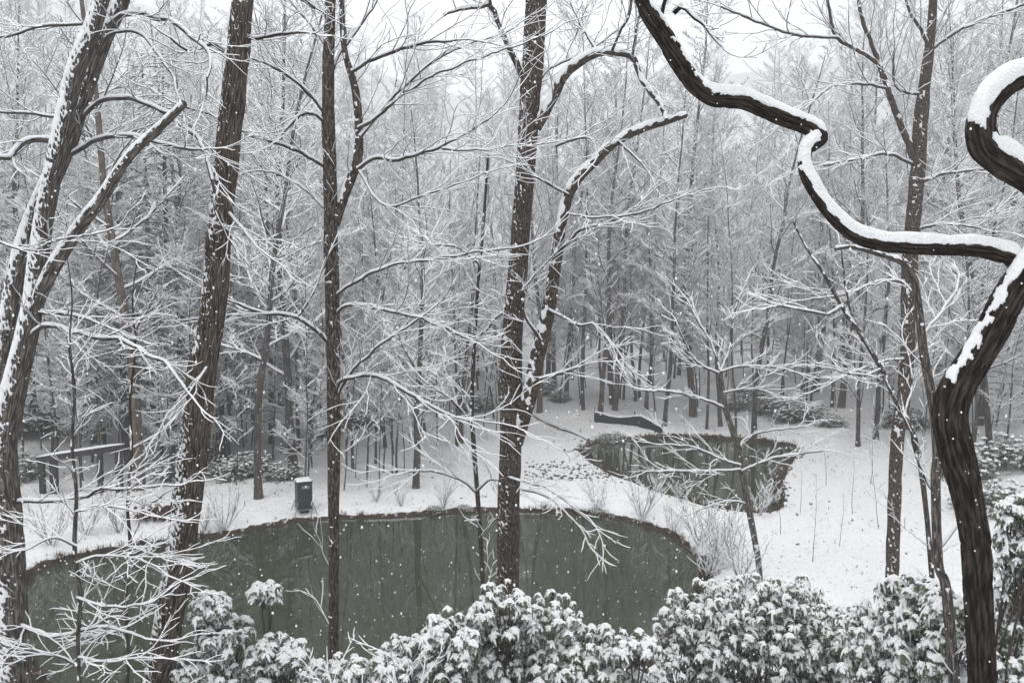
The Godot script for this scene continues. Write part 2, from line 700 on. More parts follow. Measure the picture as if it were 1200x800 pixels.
func ponds() -> void:
	setting("pond_water", sheet(pond_a, 0.0, 0.7), M.water)
	setting("upper_pond_water", sheet(pond_b, 0.12, 0.6), M.water)
	setting("pond_bank", bank(pond_a, 0.0, 0.15), M.earth)
	setting("upper_pond_bank", bank(pond_b, 0.12, 0.19), M.earth)
	var dark := []
	var pale := []
	var white := []
	for poly in [pond_a, pond_b]:
		for k in poly.size():
			var a: Vector2 = poly[k]
			var c: Vector2 = poly[(k + 1) % poly.size()]
			var m := maxi(1, int(a.distance_to(c) / 0.035))
			for j in m:
				var p: Vector2 = a.lerp(c, float(j) / m)
				var dens := noise.get_noise_2d(p.x * 1.5 + 30.0, p.y * 1.5)
				if p.y > -16.0:
					continue
				var off := Vector2(rnd(0.28), rnd(0.28))
				if dist_poly(poly, p + off) < -0.06:
					continue
				var y := (0.06 if poly == pond_a else 0.2)
				y = maxf(y, height(p.x + off.x, p.y + off.y))
				var tr := Transform3D(Basis(Vector3.UP, rng.randf() * TAU).scaled(Vector3.ONE * rng.randf_range(0.5, 1.1)), Vector3(p.x + off.x, y, p.y + off.y))
				if rng.randf() < 0.35 + dens * 1.2:
					dark.append(tr)
				elif rng.randf() < 0.22 + dens * 0.6:
					pale.append(tr)
				elif rng.randf() < 0.2:
					white.append(tr)
	# thin straw and leaf litter on the snow near the ponds
	for k in 7000:
		var x := rng.randf_range(-22.0, 26.0)
		var z := rng.randf_range(-62.0, -19.0)
		var da := dist_poly(pond_a, Vector2(x, z))
		var db := dist_poly(pond_b, Vector2(x, z))
		if minf(da, db) < 0.1:
			continue
		var near := minf(da, db)
		if rng.randf() < 0.10 + 0.8 * exp(-near * 0.9) + 0.35 * maxf(0.0, noise.get_noise_2d(x * 2.0, z * 2.0)):
			pale.append(Transform3D(Basis(Vector3.UP, rng.randf() * TAU).scaled(Vector3.ONE * rng.randf_range(0.2, 0.6)), Vector3(x, height(x, z) - 0.01, z)))
	var leaf := Buf.new()
	leaf.v = PackedVector3Array([Vector3(-0.05, 0, 0), Vector3(0, 0.02, -0.03), Vector3(0.06, 0.03, 0), Vector3(0.01, 0.0, 0.035)])
	leaf.i = PackedInt32Array([0, 1, 2, 0, 2, 3])
	var litter := []
	for k in 9000:
		var x := rng.randf_range(-24.0, 30.0)
		var z := rng.randf_range(-66.0, -17.0)
		var c := noise.get_noise_2d(x * 1.7 + 90.0, z * 1.7)
		if rng.randf() > 0.06 + 1.6 * maxf(0.0, c - 0.12):
			continue
		if minf(dist_poly(pond_a, Vector2(x, z)), dist_poly(pond_b, Vector2(x, z))) < 0.3:
			continue
		litter.append(Transform3D(Basis(Vector3(rnd(0.5), 1, rnd(0.5)).normalized(), rng.randf() * TAU).scaled(Vector3.ONE * rng.randf_range(0.5, 1.5)), Vector3(x, height(x, z) + 0.012, z)))
	scatter("leaf_litter", "dead brown leaves lying in patches on the snow", "leaves", leaf.mesh(), M.straw, litter)
	scatter("bank_grass", "dark wet grass tufts fringing the pond edges", "grass", tuft(14, 0.3, 0.28), M.dark_grass, dark)
	scatter("dry_grass", "pale dry grass stalks poking out of the snow", "grass", tuft(9, 0.36, 0.3), M.straw, pale)
	scatter("snowy_grass", "snow-laden grass blades on the pond banks", "grass", tuft(9, 0.22, 0.4), M.snow, white)
	var rocks := []
	for k in 300:
		var p := on_plane(rng.randf_range(612, 720), 551.0 + rnd(9.0) + rnd(5.0), 0.35)
		if dist_poly(pond_a, Vector2(p.x, p.z)) < 0.3 or dist_poly(pond_b, Vector2(p.x, p.z)) < 0.2:
			continue
		rocks.append(Transform3D(Basis(Vector3.UP, rng.randf() * TAU).scaled(Vector3.ONE * rng.randf_range(0.05, 0.17)), Vector3(p.x, height(p.x, p.z) - 0.005, p.z)))
	for k in 260:
		var e := pond_b[rng.randi() % pond_b.size()] + Vector2(rnd(0.7), rnd(0.7))
		if dist_poly(pond_b, e) > 0.05:
			rocks.append(Transform3D(Basis(Vector3.UP, rng.randf() * TAU).scaled(Vector3.ONE * rng.randf_range(0.06, 0.2)), Vector3(e.x, height(e.x, e.y), e.y)))
	scatter("stones", "small dark stones showing through snow on the bank between ponds", "stones", pebble(1), M.stone, rocks)

# ---------------------------------------------------------------- near trees, one by one
func hero(called: String, label: String, category: String, bark: Material, stems: Array, limbs: Array, opt: Dictionary) -> Node3D:
	var o := thing(called, label, category)
	var twigs := Growth.new()
	twigs.counts = opt.get("counts", [0, 5, 5])
	twigs.heap = opt.get("heap", 1.0)
	twigs.lift = opt.get("lift", 0.03)
	twigs.wig = 0.27
	twigs.drift = opt.get("drift", 0.0036)
	twigs.thin = opt.get("thin", 0.0022)
	twigs.segs = [12, 8, 7, 4]
	twigs.lens = [0.0, 1.0, 0.5, 0.46]
	twigs.sharp = 0.62
	var sn := Buf.new()
	var first := true
	for st in stems:
		var ctrl: Array = st.p
		var a := resample(ctrl, st.d[0], st.d[1], opt.get("step", 0.05))
		var pts: PackedVector3Array = a[0]
		var rad: PackedFloat32Array = a[1]
		if first:
			# carry the stem down into the ground
			var dirn := (pts[0] - pts[6]).normalized()
			dirn = (dirn + Vector3.DOWN * 0.7).normalized()
			var q := pts[0]
			var extra := PackedVector3Array()
			var er := PackedFloat32Array()
			var r := rad[0]
			var guard := 0
			while q.y > height(q.x, q.z) - 0.25 and guard < 200:
				q += dirn * 0.08
				r += 0.0006
				extra.insert(0, q)
				er.insert(0, r)
				guard += 1
			extra.append_array(pts)
			er.append_array(rad)
			pts = extra
			rad = er
		var b := Buf.new()
		var sides: int = opt.get("sides", 20)
		bark_tube(b, pts, rad, sides, opt.get("rough", 0.1), opt.get("furrow", 0.0))
		smooth_normals(b)
		part("trunk" if first else "stem", b.mesh(), bark, o)
		var pl: Array = st.get("snow", opt.get("snow", [0.02, 0.62, 0.5, 14.0]))
		snow_plaster(sn, pts, rad, maxi(sides, 16), pl[0], pl[1], pl[2], pl[3], pl[4] if pl.size() > 4 else 0.95)
		if st.has("shoots"):
			shoots(twigs, pts, rad, st.shoots, opt)
		first = false
	for lm in limbs:
		var a := resample(lm.p, lm.d[0], lm.d[1], 0.07)
		var pts: PackedVector3Array = a[0]
		var rad: PackedFloat32Array = a[1]
		for k in rad.size():
			rad[k] *= 0.82
		for k in pts.size():
			var q := pts[k]
			var kn := Vector3(lump.get_noise_3d(q.x * 3.0, q.y * 3.0, q.z * 3.0), lump.get_noise_3d(q.y * 3.0, q.z * 3.0, q.x * 3.0), lump.get_noise_3d(q.z * 3.0, q.x * 3.0, q.y * 3.0))
			pts[k] = q + kn * 0.025 * minf(1.0, k * 0.2)
		var b := Buf.new()
		bark_tube(b, pts, rad, 8, 0.15)
		smooth_normals(b)
		part("limb", b.mesh(), bark, o)
		if rad[0] > 0.05:
			snow_plaster(sn, pts, rad, 14, maxf(0.018, rad[0] * 0.45), 0.35, 0.25, 6.0)
		else:
			snow_ridge(sn, pts, rad, 1.1 * twigs.heap, false, opt.get("drift", 0.0036))
		shoots(twigs, pts, rad, lm.get("n", 7), opt)
		var e := pts.size() - 1
		grow(twigs, pts[e], pts[e] - pts[e - 2], opt.get("shoot", 1.0) * 0.9, clampf(rad[e], 0.004, 0.012), 2)
	if sn.v.size():
		smooth_normals(sn)
		part("snow", sn.mesh(), M.snow_near, o, true)
	if twigs.twig.v.size():
		part("crown", twigs.twig.mesh(), M.twig, o, true)
		part("twig_snow", twigs.snow.mesh(), M.snow, o, true)
	if twigs.wood.v.size():
		part("branches", twigs.wood.mesh(), M.twig, o, true)
	return o

func shoots(T: Growth, pts: PackedVector3Array, rad: PackedFloat32Array, count: int, opt: Dictionary) -> void:
	var n := pts.size()
	var size: float = opt.get("shoot", 1.1)
	for c in count:
		var f := lerpf(0.12, 0.9, (c + rng.randf()) / count)
		var k := clampi(int(f * (n - 1)), 0, n - 2)
		var t := (pts[k + 1] - pts[k]).normalized()
		var s := t.cross(Vector3.UP)
		s = s.normalized() if s.length_squared() > 0.2 else Vector3(rnd(1), 0, rnd(1)).normalized()
		var out := (s * (1.0 if c % 2 == 0 else -1.0) + Vector3(rnd(0.8), rnd(0.5) + 0.2, rnd(0.8))).normalized()
		grow(T, pts[k], (t * 0.95 + out * 0.8).normalized(), size * rng.randf_range(0.5, 1.2), clampf(rad[k] * 0.4, 0.0045, opt.get("thick", 0.0075)), 2 if T.depth > 2 else T.depth)

func near_trees() -> void:
	# heavy-snowed leaning tree of several stems
	hero("leaning_tree", "leaning many-stemmed grey tree thickly plastered with snow, one stem snapped short", "tree", M.bark_a, [
		{"p": [[18, 860, 52], [13, 740, 47], [8, 640, 45], [2, 560, 42], [3, 510, 39], [20, 440, 32], [38, 360, 28], [46, 290, 25], [58, 220, 24], [70, 162, 24], [88, 84, 25], [108, 34, 24], [119, -5, 24], [135, -60, 22], [150, -160, 18]], "d": [9.0, 9.0], "snow": [0.011, 0.36, 0.75, 24.0, 1.3]},
		{"p": [[0, 545, 34], [4, 430, 30], [20, 327, 28], [38, 260, 26], [78, 169, 25], [105, 84, 25], [132, 20, 24], [145, -10, 22], [170, -110, 18]], "d": [9.3, 9.5], "snow": [0.011, 0.46, 0.75, 24.0, 1.3]},
		{"p": [[38, 365, 18], [60, 317, 20], [90, 270, 18], [118, 233, 16], [152, 182, 13], [185, 151, 12], [216, 121, 10]], "d": [9.0, 8.4], "snow": [0.012, 0.45, 0.45, 20.0, 0.9]},
	], [
		{"p": [[130, 26, 9], [145, 17, 9], [159, 15, 8], [182, 20, 8], [209, 30, 7], [233, 51, 6], [246, 68, 6], [243, 91, 4]], "d": [9.4, 8.8], "n": 9},
		{"p": [[120, 45, 5], [135, 38, 5], [160, 38, 5], [176, 52, 5], [200, 85, 4], [210, 118, 3]], "d": [9.4, 9.0], "n": 5},
		{"p": [[98, 135, 8], [115, 120, 8], [145, 115, 8], [179, 123, 7], [209, 145, 7], [233, 165, 6], [243, 189, 6], [248, 216, 5], [252, 245, 4]], "d": [9.4, 8.9], "n": 9},
		{"p": [[84, 180, 9], [111, 165, 8], [142, 157, 8], [176, 165, 7], [236, 177, 4]], "d": [9.4, 9.0], "n": 9},
		{"p": [[70, 137, 6], [34, 133, 5], [0, 132, 5], [-40, 126, 4]], "d": [9.0, 8.8], "n": 6},
		{"p": [[60, 164, 10], [30, 165, 10], [13, 182, 10], [0, 186, 9], [-50, 180, 8]], "d": [9.0, 8.6], "n": 7},
		{"p": [[96, 28, 6], [61, 30, 6], [30, 36, 5], [0, 44, 5], [-40, 50, 4]], "d": [9.0, 8.8], "n": 6},
		{"p": [[28, 410, 8], [40, 388, 8], [57, 380, 8], [78, 385, 7], [111, 395, 7], [138, 397, 6], [162, 409, 6], [192, 425, 5], [219, 456, 3]], "d": [9.0, 8.4], "n": 11},
		{"p": [[40, 364, 8], [88, 370, 7], [110, 378, 4]], "d": [9.0, 8.9], "n": 4},
		{"p": [[-10, 280, 4], [34, 294, 4], [68, 280, 3], [108, 275, 3]], "d": [8.6, 8.4], "n": 6},
		{"p": [[10, 588, 8], [68, 586, 7], [101, 582, 6], [115, 574, 5], [160, 572, 4], [205, 568, 3]], "d": [9.0, 8.4], "n": 8},
		{"p": [[14, 730, 7], [60, 745, 6], [120, 735, 5], [170, 748, 3]], "d": [9.0, 8.2], "n": 6},
	], {"furrow": 0.006, "sides": 48, "step": 0.028, "rough": 0.12, "heap": 1.0, "shoot": 0.8})
	# the stout leaning trunk
	hero("stout_tree", "stout brown leaning trunk with furrowed bark flecked with snow on its left side", "tree", M.bark_b, [
		{"p": [[172, 860, 42], [190, 770, 39], [206, 680, 38], [218, 600, 38], [225, 540, 38], [238, 430, 36], [250, 361, 33], [258, 260, 31], [271, 135, 32], [283, 20, 29], [285, -40, 28], [290, -170, 24]], "d": [10.0, 10.4], "snow": [0.010, 0.80, 0.6, 24.0, 1.15]},
	], [
		{"p": [[262, 60, 7], [246, 51, 6], [225, 60, 5], [200, 45, 4]], "d": [10.4, 10.0], "n": 6},
		{"p": [[275, 45, 7], [304, 44, 6], [330, 40, 5], [351, 37, 4]], "d": [10.4, 10.0], "n": 6},
		{"p": [[242, 430, 4], [228, 452, 3], [212, 470, 2]], "d": [9.8, 9.5], "n": 3},
		{"p": [[268, 250, 5], [285, 270, 4], [300, 290, 3]], "d": [10.2, 9.8], "n": 4},
		{"p": [[290, -60, 12], [330, -20, 9], [370, 10, 6]], "d": [10.4, 10.8], "n": 6},
	], {"furrow": 0.010, "sides": 60, "step": 0.028, "rough": 0.14, "shoot": 0.9})
	# slim dark tree with long snowy limbs
	hero("slim_tree", "slim dark straight tree with many long snowy limbs in front of the pond", "tree", M.bark_d, [
		{"p": [[391, 870, 16], [391, 780, 14], [391, 680, 13], [391, 600, 14], [391, 500, 16], [390, 400, 17], [388, 300, 18], [386, 200, 17], [384, 100, 16], [386, 30, 15], [390, -60, 13], [395, -180, 10]], "d": [12.0, 12.0], "snow": [0.018, 0.74, 0.45, 8.0], "shoots": 10},
		{"p": [[393, 264, 11], [405, 225, 12], [420, 180, 12], [417, 110, 10], [404, 60, 8], [400, 0, 7], [398, -70, 6]], "d": [12.0, 11.8], "snow": [0.016, 0.6, 0.5, 9.0], "shoots": 8},
	], [
		{"p": [[419, 198, 6], [437, 186, 6], [467, 186, 6], [501, 177, 5], [521, 169, 4], [552, 152, 3], [582, 132, 2]], "d": [11.8, 11.4], "n": 10},
		{"p": [[518, 174, 4], [545, 176, 3], [569, 175, 3], [609, 169, 2]], "d": [11.5, 11.3], "n": 6},
		{"p": [[422, 160, 6], [457, 118, 5], [501, 78, 4], [535, 57, 3], [589, 40, 2]], "d": [11.8, 12.5], "n": 10},
		{"p": [[420, 150, 6], [445, 135, 5], [480, 105, 4], [540, 75, 3], [612, 52, 2]], "d": [11.8, 11.2], "n": 10},
		{"p": [[412, 84, 6], [444, 67, 6], [494, 51, 5], [535, 47, 3]], "d": [11.8, 11.6], "n": 8},
		{"p": [[392, 350, 5], [400, 341, 5], [434, 321, 5], [464, 310, 4], [508, 304, 4], [569, 294, 3], [602, 290, 2]], "d": [12.0, 11.6], "n": 11},
		{"p": [[391, 372, 5], [405, 358, 5], [427, 358, 5], [467, 366, 4], [494, 374, 4], [535, 390, 3], [560, 402, 2]], "d": [12.0, 11.4], "n": 10},
		{"p": [[391, 455, 6], [405, 443, 6], [434, 440, 6], [454, 446, 6], [488, 466, 5], [535, 489, 3], [575, 494, 2]], "d": [12.0, 11.2], "n": 11},
		{"p": [[392, 470, 5], [408, 440, 5], [425, 422, 4], [452, 400, 4], [490, 374, 3]], "d": [12.0, 11.6], "n": 8},
		{"p": [[383, 135, 6], [354, 101, 6], [324, 81, 5], [297, 68, 3]], "d": [12.0, 11.6], "n": 8},
		{"p": [[382, 145, 5], [366, 133, 5], [351, 135, 5], [324, 165, 3]], "d": [12.0, 11.6], "n": 6},
		{"p": [[383, 196, 7], [338, 172, 6], [287, 155, 5], [246, 135, 4], [216, 125, 3]], "d": [12.0, 11.2], "n": 11},
		{"p": [[388, 405, 6], [371, 388, 6], [348, 373, 6], [304, 365, 5], [268, 352, 3]], "d": [12.0, 11.4], "n": 8},
		{"p": [[348, 373, 4], [358, 358, 4], [368, 342, 3]], "d": [11.7, 11.7], "n": 2},
		{"p": [[388, 250, 5], [360, 225, 4], [330, 205, 3], [300, 200, 2]], "d": [12.0, 12.6], "n": 8},
		{"p": [[386, 90, 6], [400, 60, 5], [430, 20, 4], [452, -20, 3]], "d": [12.0, 12.4], "n": 8},
		{"p": [[386, 60, 6], [365, 30, 5], [340, 0, 4], [320, -40, 3]], "d": [12.0, 12.4], "n": 8},
		{"p": [[420, 200, 4], [450, 240, 3], [495, 230, 3], [540, 215, 2]], "d": [11.8, 11.0], "n": 8},
	], {"sides": 18, "step": 0.05, "rough": 0.12, "shoot": 1.3, "drift": 0.0042, "thin": 0.0026, "thick": 0.008})
	# tall central tree with its second stem
	hero("forked_tree", "tall dark tree forking low, its second stem bending away over the upper pond", "tree", M.bark_d, [
		{"p": [[594, 770, 31], [595, 690, 29], [596, 600, 28], [598, 520, 27], [599, 470, 28], [600, 395, 25], [607, 320, 24], [611, 260, 23], [617, 180, 25], [621, 120, 26], [625, 60, 28], [629, 0, 29], [632, -60, 28], [637, -200, 22]], "d": [13.6, 13.6], "snow": [0.011, 0.74, 0.5, 20.0, 1.1]},
		{"p": [[604, 520, 18], [612, 490, 20], [620, 465, 20], [629, 422, 19], [643, 361, 17], [650, 317, 15], [658, 262, 14], [670, 220, 13], [694, 192, 12], [724, 165, 11], [755, 150, 10], [781, 142, 9], [805, 135, 6]], "d": [13.6, 13.0], "snow": [0.028, 0.42, 0.35, 6.0], "shoots": 10},
		{"p": [[628, 150, 14], [638, 133, 13], [650, 111, 13], [661, 88, 13], [680, 72, 12], [700, 62, 11], [717, 61, 9], [741, 67, 8], [751, 91, 7], [763, 108, 7], [775, 125, 6], [781, 140, 5]], "d": [13.6, 12.8], "snow": [0.028, 0.4, 0.3, 6.0], "shoots": 8},
	], [
		{"p": [[617, 95, 12], [609, 81, 11], [600, 62, 10], [589, 40, 9], [575, 7, 8], [560, 8, 6], [535, 12, 4], [520, 18, 3]], "d": [13.6, 13.0], "n": 8},
		{"p": [[575, 7, 6], [570, -30, 5], [555, -80, 4]], "d": [13.1, 13.0], "n": 4},
		{"p": [[717, 60, 6], [725, 40, 5], [738, 15, 5], [742, -20, 4]], "d": [13.0, 12.8], "n": 6},
		{"p": [[741, 67, 5], [745, 40, 4], [750, 15, 3]], "d": [12.9, 12.7], "n": 5},
		{"p": [[700, 62, 5], [685, 35, 4], [672, 10, 3], [665, -20, 3]], "d": [13.2, 13.6], "n": 6},
		{"p": [[633, 445, 6], [650, 439, 5], [664, 435, 5], [676, 431, 3]], "d": [13.3, 13.0], "n": 4},
		{"p": [[643, 363, 4], [657, 370, 4], [677, 381, 4], [694, 380, 3], [711, 394, 2]], "d": [13.3, 12.9], "n": 5},
		{"p": [[655, 296, 5], [680, 270, 5], [714, 260, 3], [735, 250, 2]], "d": [13.3, 12.9], "n": 6},
		{"p": [[666, 228, 4], [640, 214, 4], [630, 209, 3], [602, 189, 2]], "d": [13.2, 12.8], "n": 6},
		{"p": [[650, 172, 4], [667, 165, 4], [687, 161, 3], [696, 168, 2]], "d": [13.4, 13.0], "n": 3},
		{"p": [[664, 250, 3], [700, 255, 3], [745, 250, 3], [790, 235, 2]], "d": [13.2, 12.4], "n": 7},
		{"p": [[598, 560, 4], [640, 572, 3], [680, 600, 2]], "d": [13.4, 12.6], "n": 6},
		{"p": [[724, 165, 4], [745, 185, 3], [760, 200, 2]], "d": [13.1, 13.0], "n": 4},
		{"p": [[622, 110, 5], [645, 80, 4], [690, 60, 3], [730, 30, 2]], "d": [13.5, 14.2], "n": 7},
		{"p": [[634, 400, 5], [610, 350, 4], [640, 310, 3], [660, 290, 2]], "d": [13.2, 12.6], "n": 5},
	], {"furrow": 0.008, "sides": 44, "step": 0.03, "rough": 0.1, "shoot": 1.2, "drift": 0.0045, "thin": 0.0028, "thick": 0.008})
	# the crooked near tree
	hero("crooked_tree", "near crooked black-barked tree with a long zigzag bough under thick snow", "tree", M.bark_e, [
		{"p": [[1153, 900, 42], [1151, 800, 40], [1148, 720, 39], [1144, 640, 40], [1133, 580, 42], [1121, 530, 45], [1114, 490, 46], [1122, 455, 46], [1143, 420, 44], [1164, 385, 43], [1182, 350, 42], [1200, 320, 42], [1228, 286, 44]], "d": [5.4, 5.25], "snow": [0.02, 0.66, 0.36, 12.0, 0.2]},
		{"p": [[1226, 290, 43], [1236, 276, 44], [1240, 250, 46], [1215, 214, 46], [1180, 191, 45], [1154, 168, 43], [1153, 132, 38], [1176, 102, 35], [1205, 86, 33], [1250, 60, 30], [1320, 20, 24]], "d": [5.25, 5.2], "snow": [0.034, 0.30, 0.34, 10.0, 0.2]},
		{"p": [[1200, 318, 26], [1188, 304, 26], [1171, 297, 25], [1140, 291, 23], [1104, 290, 22], [1066, 289, 21], [1036, 286, 20], [1015, 281, 20]], "d": [5.3, 5.5], "snow": [0.028, 0.42, 0.08, 12.0, 0.28]},
		{"p": [[1030, 285, 20], [1002, 275, 20], [975, 251, 19], [955, 222, 19], [944, 198, 18], [945, 176, 17], [957, 166, 19]], "d": [5.49, 5.62], "snow": [0.024, 0.02, 0.0, 12.0, 0.3]},
		{"p": [[950, 171, 18], [957, 166, 19], [962, 160, 20], [948, 149, 21], [911, 135, 23], [874, 119, 22], [850, 116, 22], [834, 114, 22], [815, 99, 23], [798, 76, 24], [781, 47, 25], [764, 20, 25], [754, 0, 23], [742, -45, 21], [715, -120, 16]], "d": [5.61, 5.8], "snow": [0.028, 0.42, 0.08, 12.0, 0.28]},
	], [
		{"p": [[790, 15, 8], [800, 8, 8], [812, 16, 6], [830, 30, 4], [848, 58, 2]], "d": [5.8, 5.6], "n": 3},
		{"p": [[775, 20, 7], [778, 5, 7], [785, -20, 6]], "d": [5.75, 5.7], "n": 1},
	], {"furrow": 0.011, "sides": 84, "step": 0.018, "rough": 0.1, "shoot": 0.45})
	hero("tall_tree", "tall dark trunk with snowy spreading limbs rising behind the crooked black tree", "tree", M.bark_d, [
		{"p": [[1044, 720, 18], [1047, 640, 17], [1051, 530, 17], [1057, 480, 18], [1063, 429, 18], [1067, 304, 20], [1076, 200, 19], [1080, 135, 19], [1090, 50, 13], [1094, 0, 11], [1098, -100, 9]], "d": [20.5, 20.5], "snow": [0.022, 0.7, 0.5, 8.0, 0.9], "shoots": 12},
	], [
		{"p": [[1070, 185, 12], [1060, 155, 11], [1048, 125, 10], [1033, 81, 9], [1022, 50, 7], [1010, 20, 6], [1004, -30, 5]], "d": [20.5, 20.0], "n": 10},
		{"p": [[1031, 78, 7], [1016, 64, 7], [982, 44, 6], [972, 10, 5], [965, -40, 4]], "d": [20.2, 19.6], "n": 8},
		{"p": [[982, 44, 5], [940, 42, 5], [905, 32, 4], [880, 22, 4], [845, 8, 3]], "d": [19.8, 19.2], "n": 9},
		{"p": [[1089, 54, 6], [1080, 35, 6], [1065, 10, 5], [1058, -30, 4]], "d": [20.5, 20.0], "n": 6},
		{"p": [[1092, 48, 6], [1104, 20, 5], [1118, -10, 4]], "d": [20.5, 20.8], "n": 6},
		{"p": [[1092, 58, 6], [1120, 38, 6], [1160, 20, 5], [1210, 2, 4]], "d": [20.5, 20.0], "n": 8},
		{"p": [[1042, 104, 5], [1010, 98, 5], [980, 100, 4], [960, 112, 4], [945, 128, 3]], "d": [20.3, 19.6], "n": 9},
		{"p": [[1070, 192, 6], [1040, 180, 5], [1010, 185, 5], [965, 194, 3]], "d": [20.5, 19.8], "n": 8},
		{"p": [[1080, 110, 6], [1062, 108, 5], [1048, 96, 4], [1048, 60, 4]], "d": [20.5, 20.0], "n": 5},
		{"p": [[1078, 215, 6], [1100, 205, 5], [1130, 200, 4], [1160, 198, 3]], "d": [20.5, 20.0], "n": 7},
		{"p": [[1066, 330, 5], [1030, 330, 4], [990, 345, 3], [950, 350, 2]], "d": [20.5, 19.5], "n": 9},
		{"p": [[1063, 420, 5], [1030, 425, 4], [990, 440, 3]], "d": [20.5, 19.5], "n": 8},
		{"p": [[1070, 270, 5], [1110, 262, 4], [1150, 268, 3]], "d": [20.5, 19.5], "n": 7},
	], {"sides": 26, "step": 0.05, "rough": 0.12, "shoot": 2.0, "drift": 0.007, "thin": 0.0035, "thick": 0.012})
	hero("bent_tree", "thin grey tree with its snowy top bent over, close against the crooked black tree", "tree", M.bark_a, [
		{"p": [[1118, 780, 15], [1109, 689, 14], [1100, 658, 13], [1097, 564, 13], [1099, 530, 13], [1094, 476, 12], [1083, 412, 12], [1077, 361, 11], [1070, 324, 10], [1057, 308, 8], [1043, 302, 7], [1002, 290, 5], [979, 292, 4]], "d": [9.0, 8.8], "snow": [0.018, 0.62, 0.3, 8.0], "shoots": 6},
	], [
		{"p": [[1097, 580, 6], [1085, 560, 5], [1075, 530, 4], [1065, 500, 3]], "d": [9.0, 9.2], "n": 4},
		{"p": [[1104, 640, 5], [1125, 610, 4], [1120, 580, 3]], "d": [9.0, 9.2], "n": 2},
		{"p": [[1080, 395, 4], [1100, 370, 4], [1118, 345, 3]], "d": [8.9, 9.2], "n": 4},
	], {"sides": 14, "step": 0.05, "rough": 0.12, "shoot": 0.7})
	hero("arching_sapling", "slender arching sapling leaning away from the tall dark trunk", "tree", M.bark_a, [
		{"p": [[1096, 720, 7], [1086, 600, 7], [1073, 516, 7], [1050, 469, 6], [1033, 432, 6], [1009, 392, 6], [986, 358, 5], [965, 320, 4], [945, 290, 3], [930, 260, 2]], "d": [11.0, 11.0], "snow": [0.014, 0.5, 0.35, 9.0], "shoots": 12},
	], [
		{"p": [[986, 358, 5], [975, 366, 4], [963, 368, 4], [935, 362, 4], [910, 358, 3]], "d": [11.0, 10.8], "n": 5},
		{"p": [[1033, 432, 4], [1010, 440, 3], [975, 432, 2]], "d": [11.0, 10.6], "n": 5},
		{"p": [[1000, 380, 4], [990, 330, 3], [985, 290, 2]], "d": [11.0, 11.2], "n": 5},
		{"p": [[1060, 490, 4], [1070, 440, 3], [1060, 400, 2]], "d": [11.0, 11.3], "n": 5},
	], {"sides": 10, "step": 0.06, "rough": 0.1, "shoot": 0.8})
	hero("pondside_sapling", "small spreading sapling with snow-heaped twigs on the bank of the upper pond", "tree", M.bark_a, [
		{"p": [[891, 700, 9], [889, 658, 8], [878, 597, 8], [869, 550, 8], [866, 527, 8], [851, 480, 7], [844, 435, 6]], "d": [21.0, 20.4], "snow": [0.03, 0.6, 0.4, 6.0]},
	], [
		{"p": [[868, 550, 4], [840, 552, 4], [800, 552, 4], [756, 553, 3]], "d": [20.6, 19.8], "n": 8},
		{"p": [[868, 545, 4], [845, 538, 4], [815, 525, 3], [780, 520, 2]], "d": [20.6, 20.0], "n": 7},
		{"p": [[870, 552, 4], [890, 543, 4], [915, 535, 4], [965, 528, 3]], "d": [20.6, 20.2], "n": 8},
		{"p": [[866, 530, 3], [873, 515, 3], [900, 505, 3], [945, 500, 2]], "d": [20.6, 21.0], "n": 6},
		{"p": [[850, 478, 5], [825, 468, 4], [790, 460, 4], [745, 455, 3], [728, 440, 2]], "d": [20.5, 19.8], "n": 9},
		{"p": [[845, 438, 4], [825, 430, 4], [810, 415, 3], [795, 385, 2]], "d": [20.4, 20.0], "n": 8},
		{"p": [[844, 436, 4], [866, 430, 4], [905, 430, 3], [945, 440, 2]], "d": [20.4, 20.2], "n": 8},
		{"p": [[844, 436, 4], [835, 405, 3], [815, 370, 3], [805, 350, 2]], "d": [20.4, 20.8], "n": 8},
		{"p": [[844, 436, 4], [855, 410, 3], [858, 380, 3], [868, 345, 2]], "d": [20.4, 20.8], "n": 8},
		{"p": [[848, 460, 3], [880, 455, 3], [910, 462, 2]], "d": [20.4, 20.0], "n": 7},
		{"p": [[876, 590, 3], [850, 588, 3], [815, 600, 2]], "d": [20.8, 20.2], "n": 5},
	], {"sides": 10, "step": 0.1, "rough": 0.1, "shoot": 1.2, "drift": 0.006, "thin": 0.0035, "thick": 0.009})
	hero("thin_sapling", "thin upright sapling standing in front of the pond beside the forked tree", "tree", M.bark_d, [
		{"p": [[567, 760, 6], [566, 690, 6], [561, 600, 6], [555, 520, 6], [553, 480, 5], [556, 400, 5], [562, 310, 4], [566, 270, 4], [572, 180, 3]], "d": [14.6, 14.6], "snow": [0.012, 0.75, 0.5, 8.0], "shoots": 16},
	], [
		{"p": [[558, 577, 4], [535, 560, 3], [501, 552, 3], [478, 553, 2]], "d": [14.6, 14.2], "n": 6},
		{"p": [[558, 577, 4], [575, 562, 3], [600, 570, 3], [640, 582, 3], [675, 612, 2]], "d": [14.6, 14.0], "n": 6},
		{"p": [[554, 500, 3], [530, 470, 3], [500, 450, 2]], "d": [14.6, 14.2], "n": 6},
		{"p": [[557, 400, 3], [585, 370, 3], [610, 350, 2]], "d": [14.6, 14.2], "n": 6},
		{"p": [[562, 310, 3], [535, 290, 3], [505, 285, 2]], "d": [14.6, 14.2], "n": 6},
	], {"sides": 8, "step": 0.08, "rough": 0.1, "shoot": 1.1, "drift": 0.008})
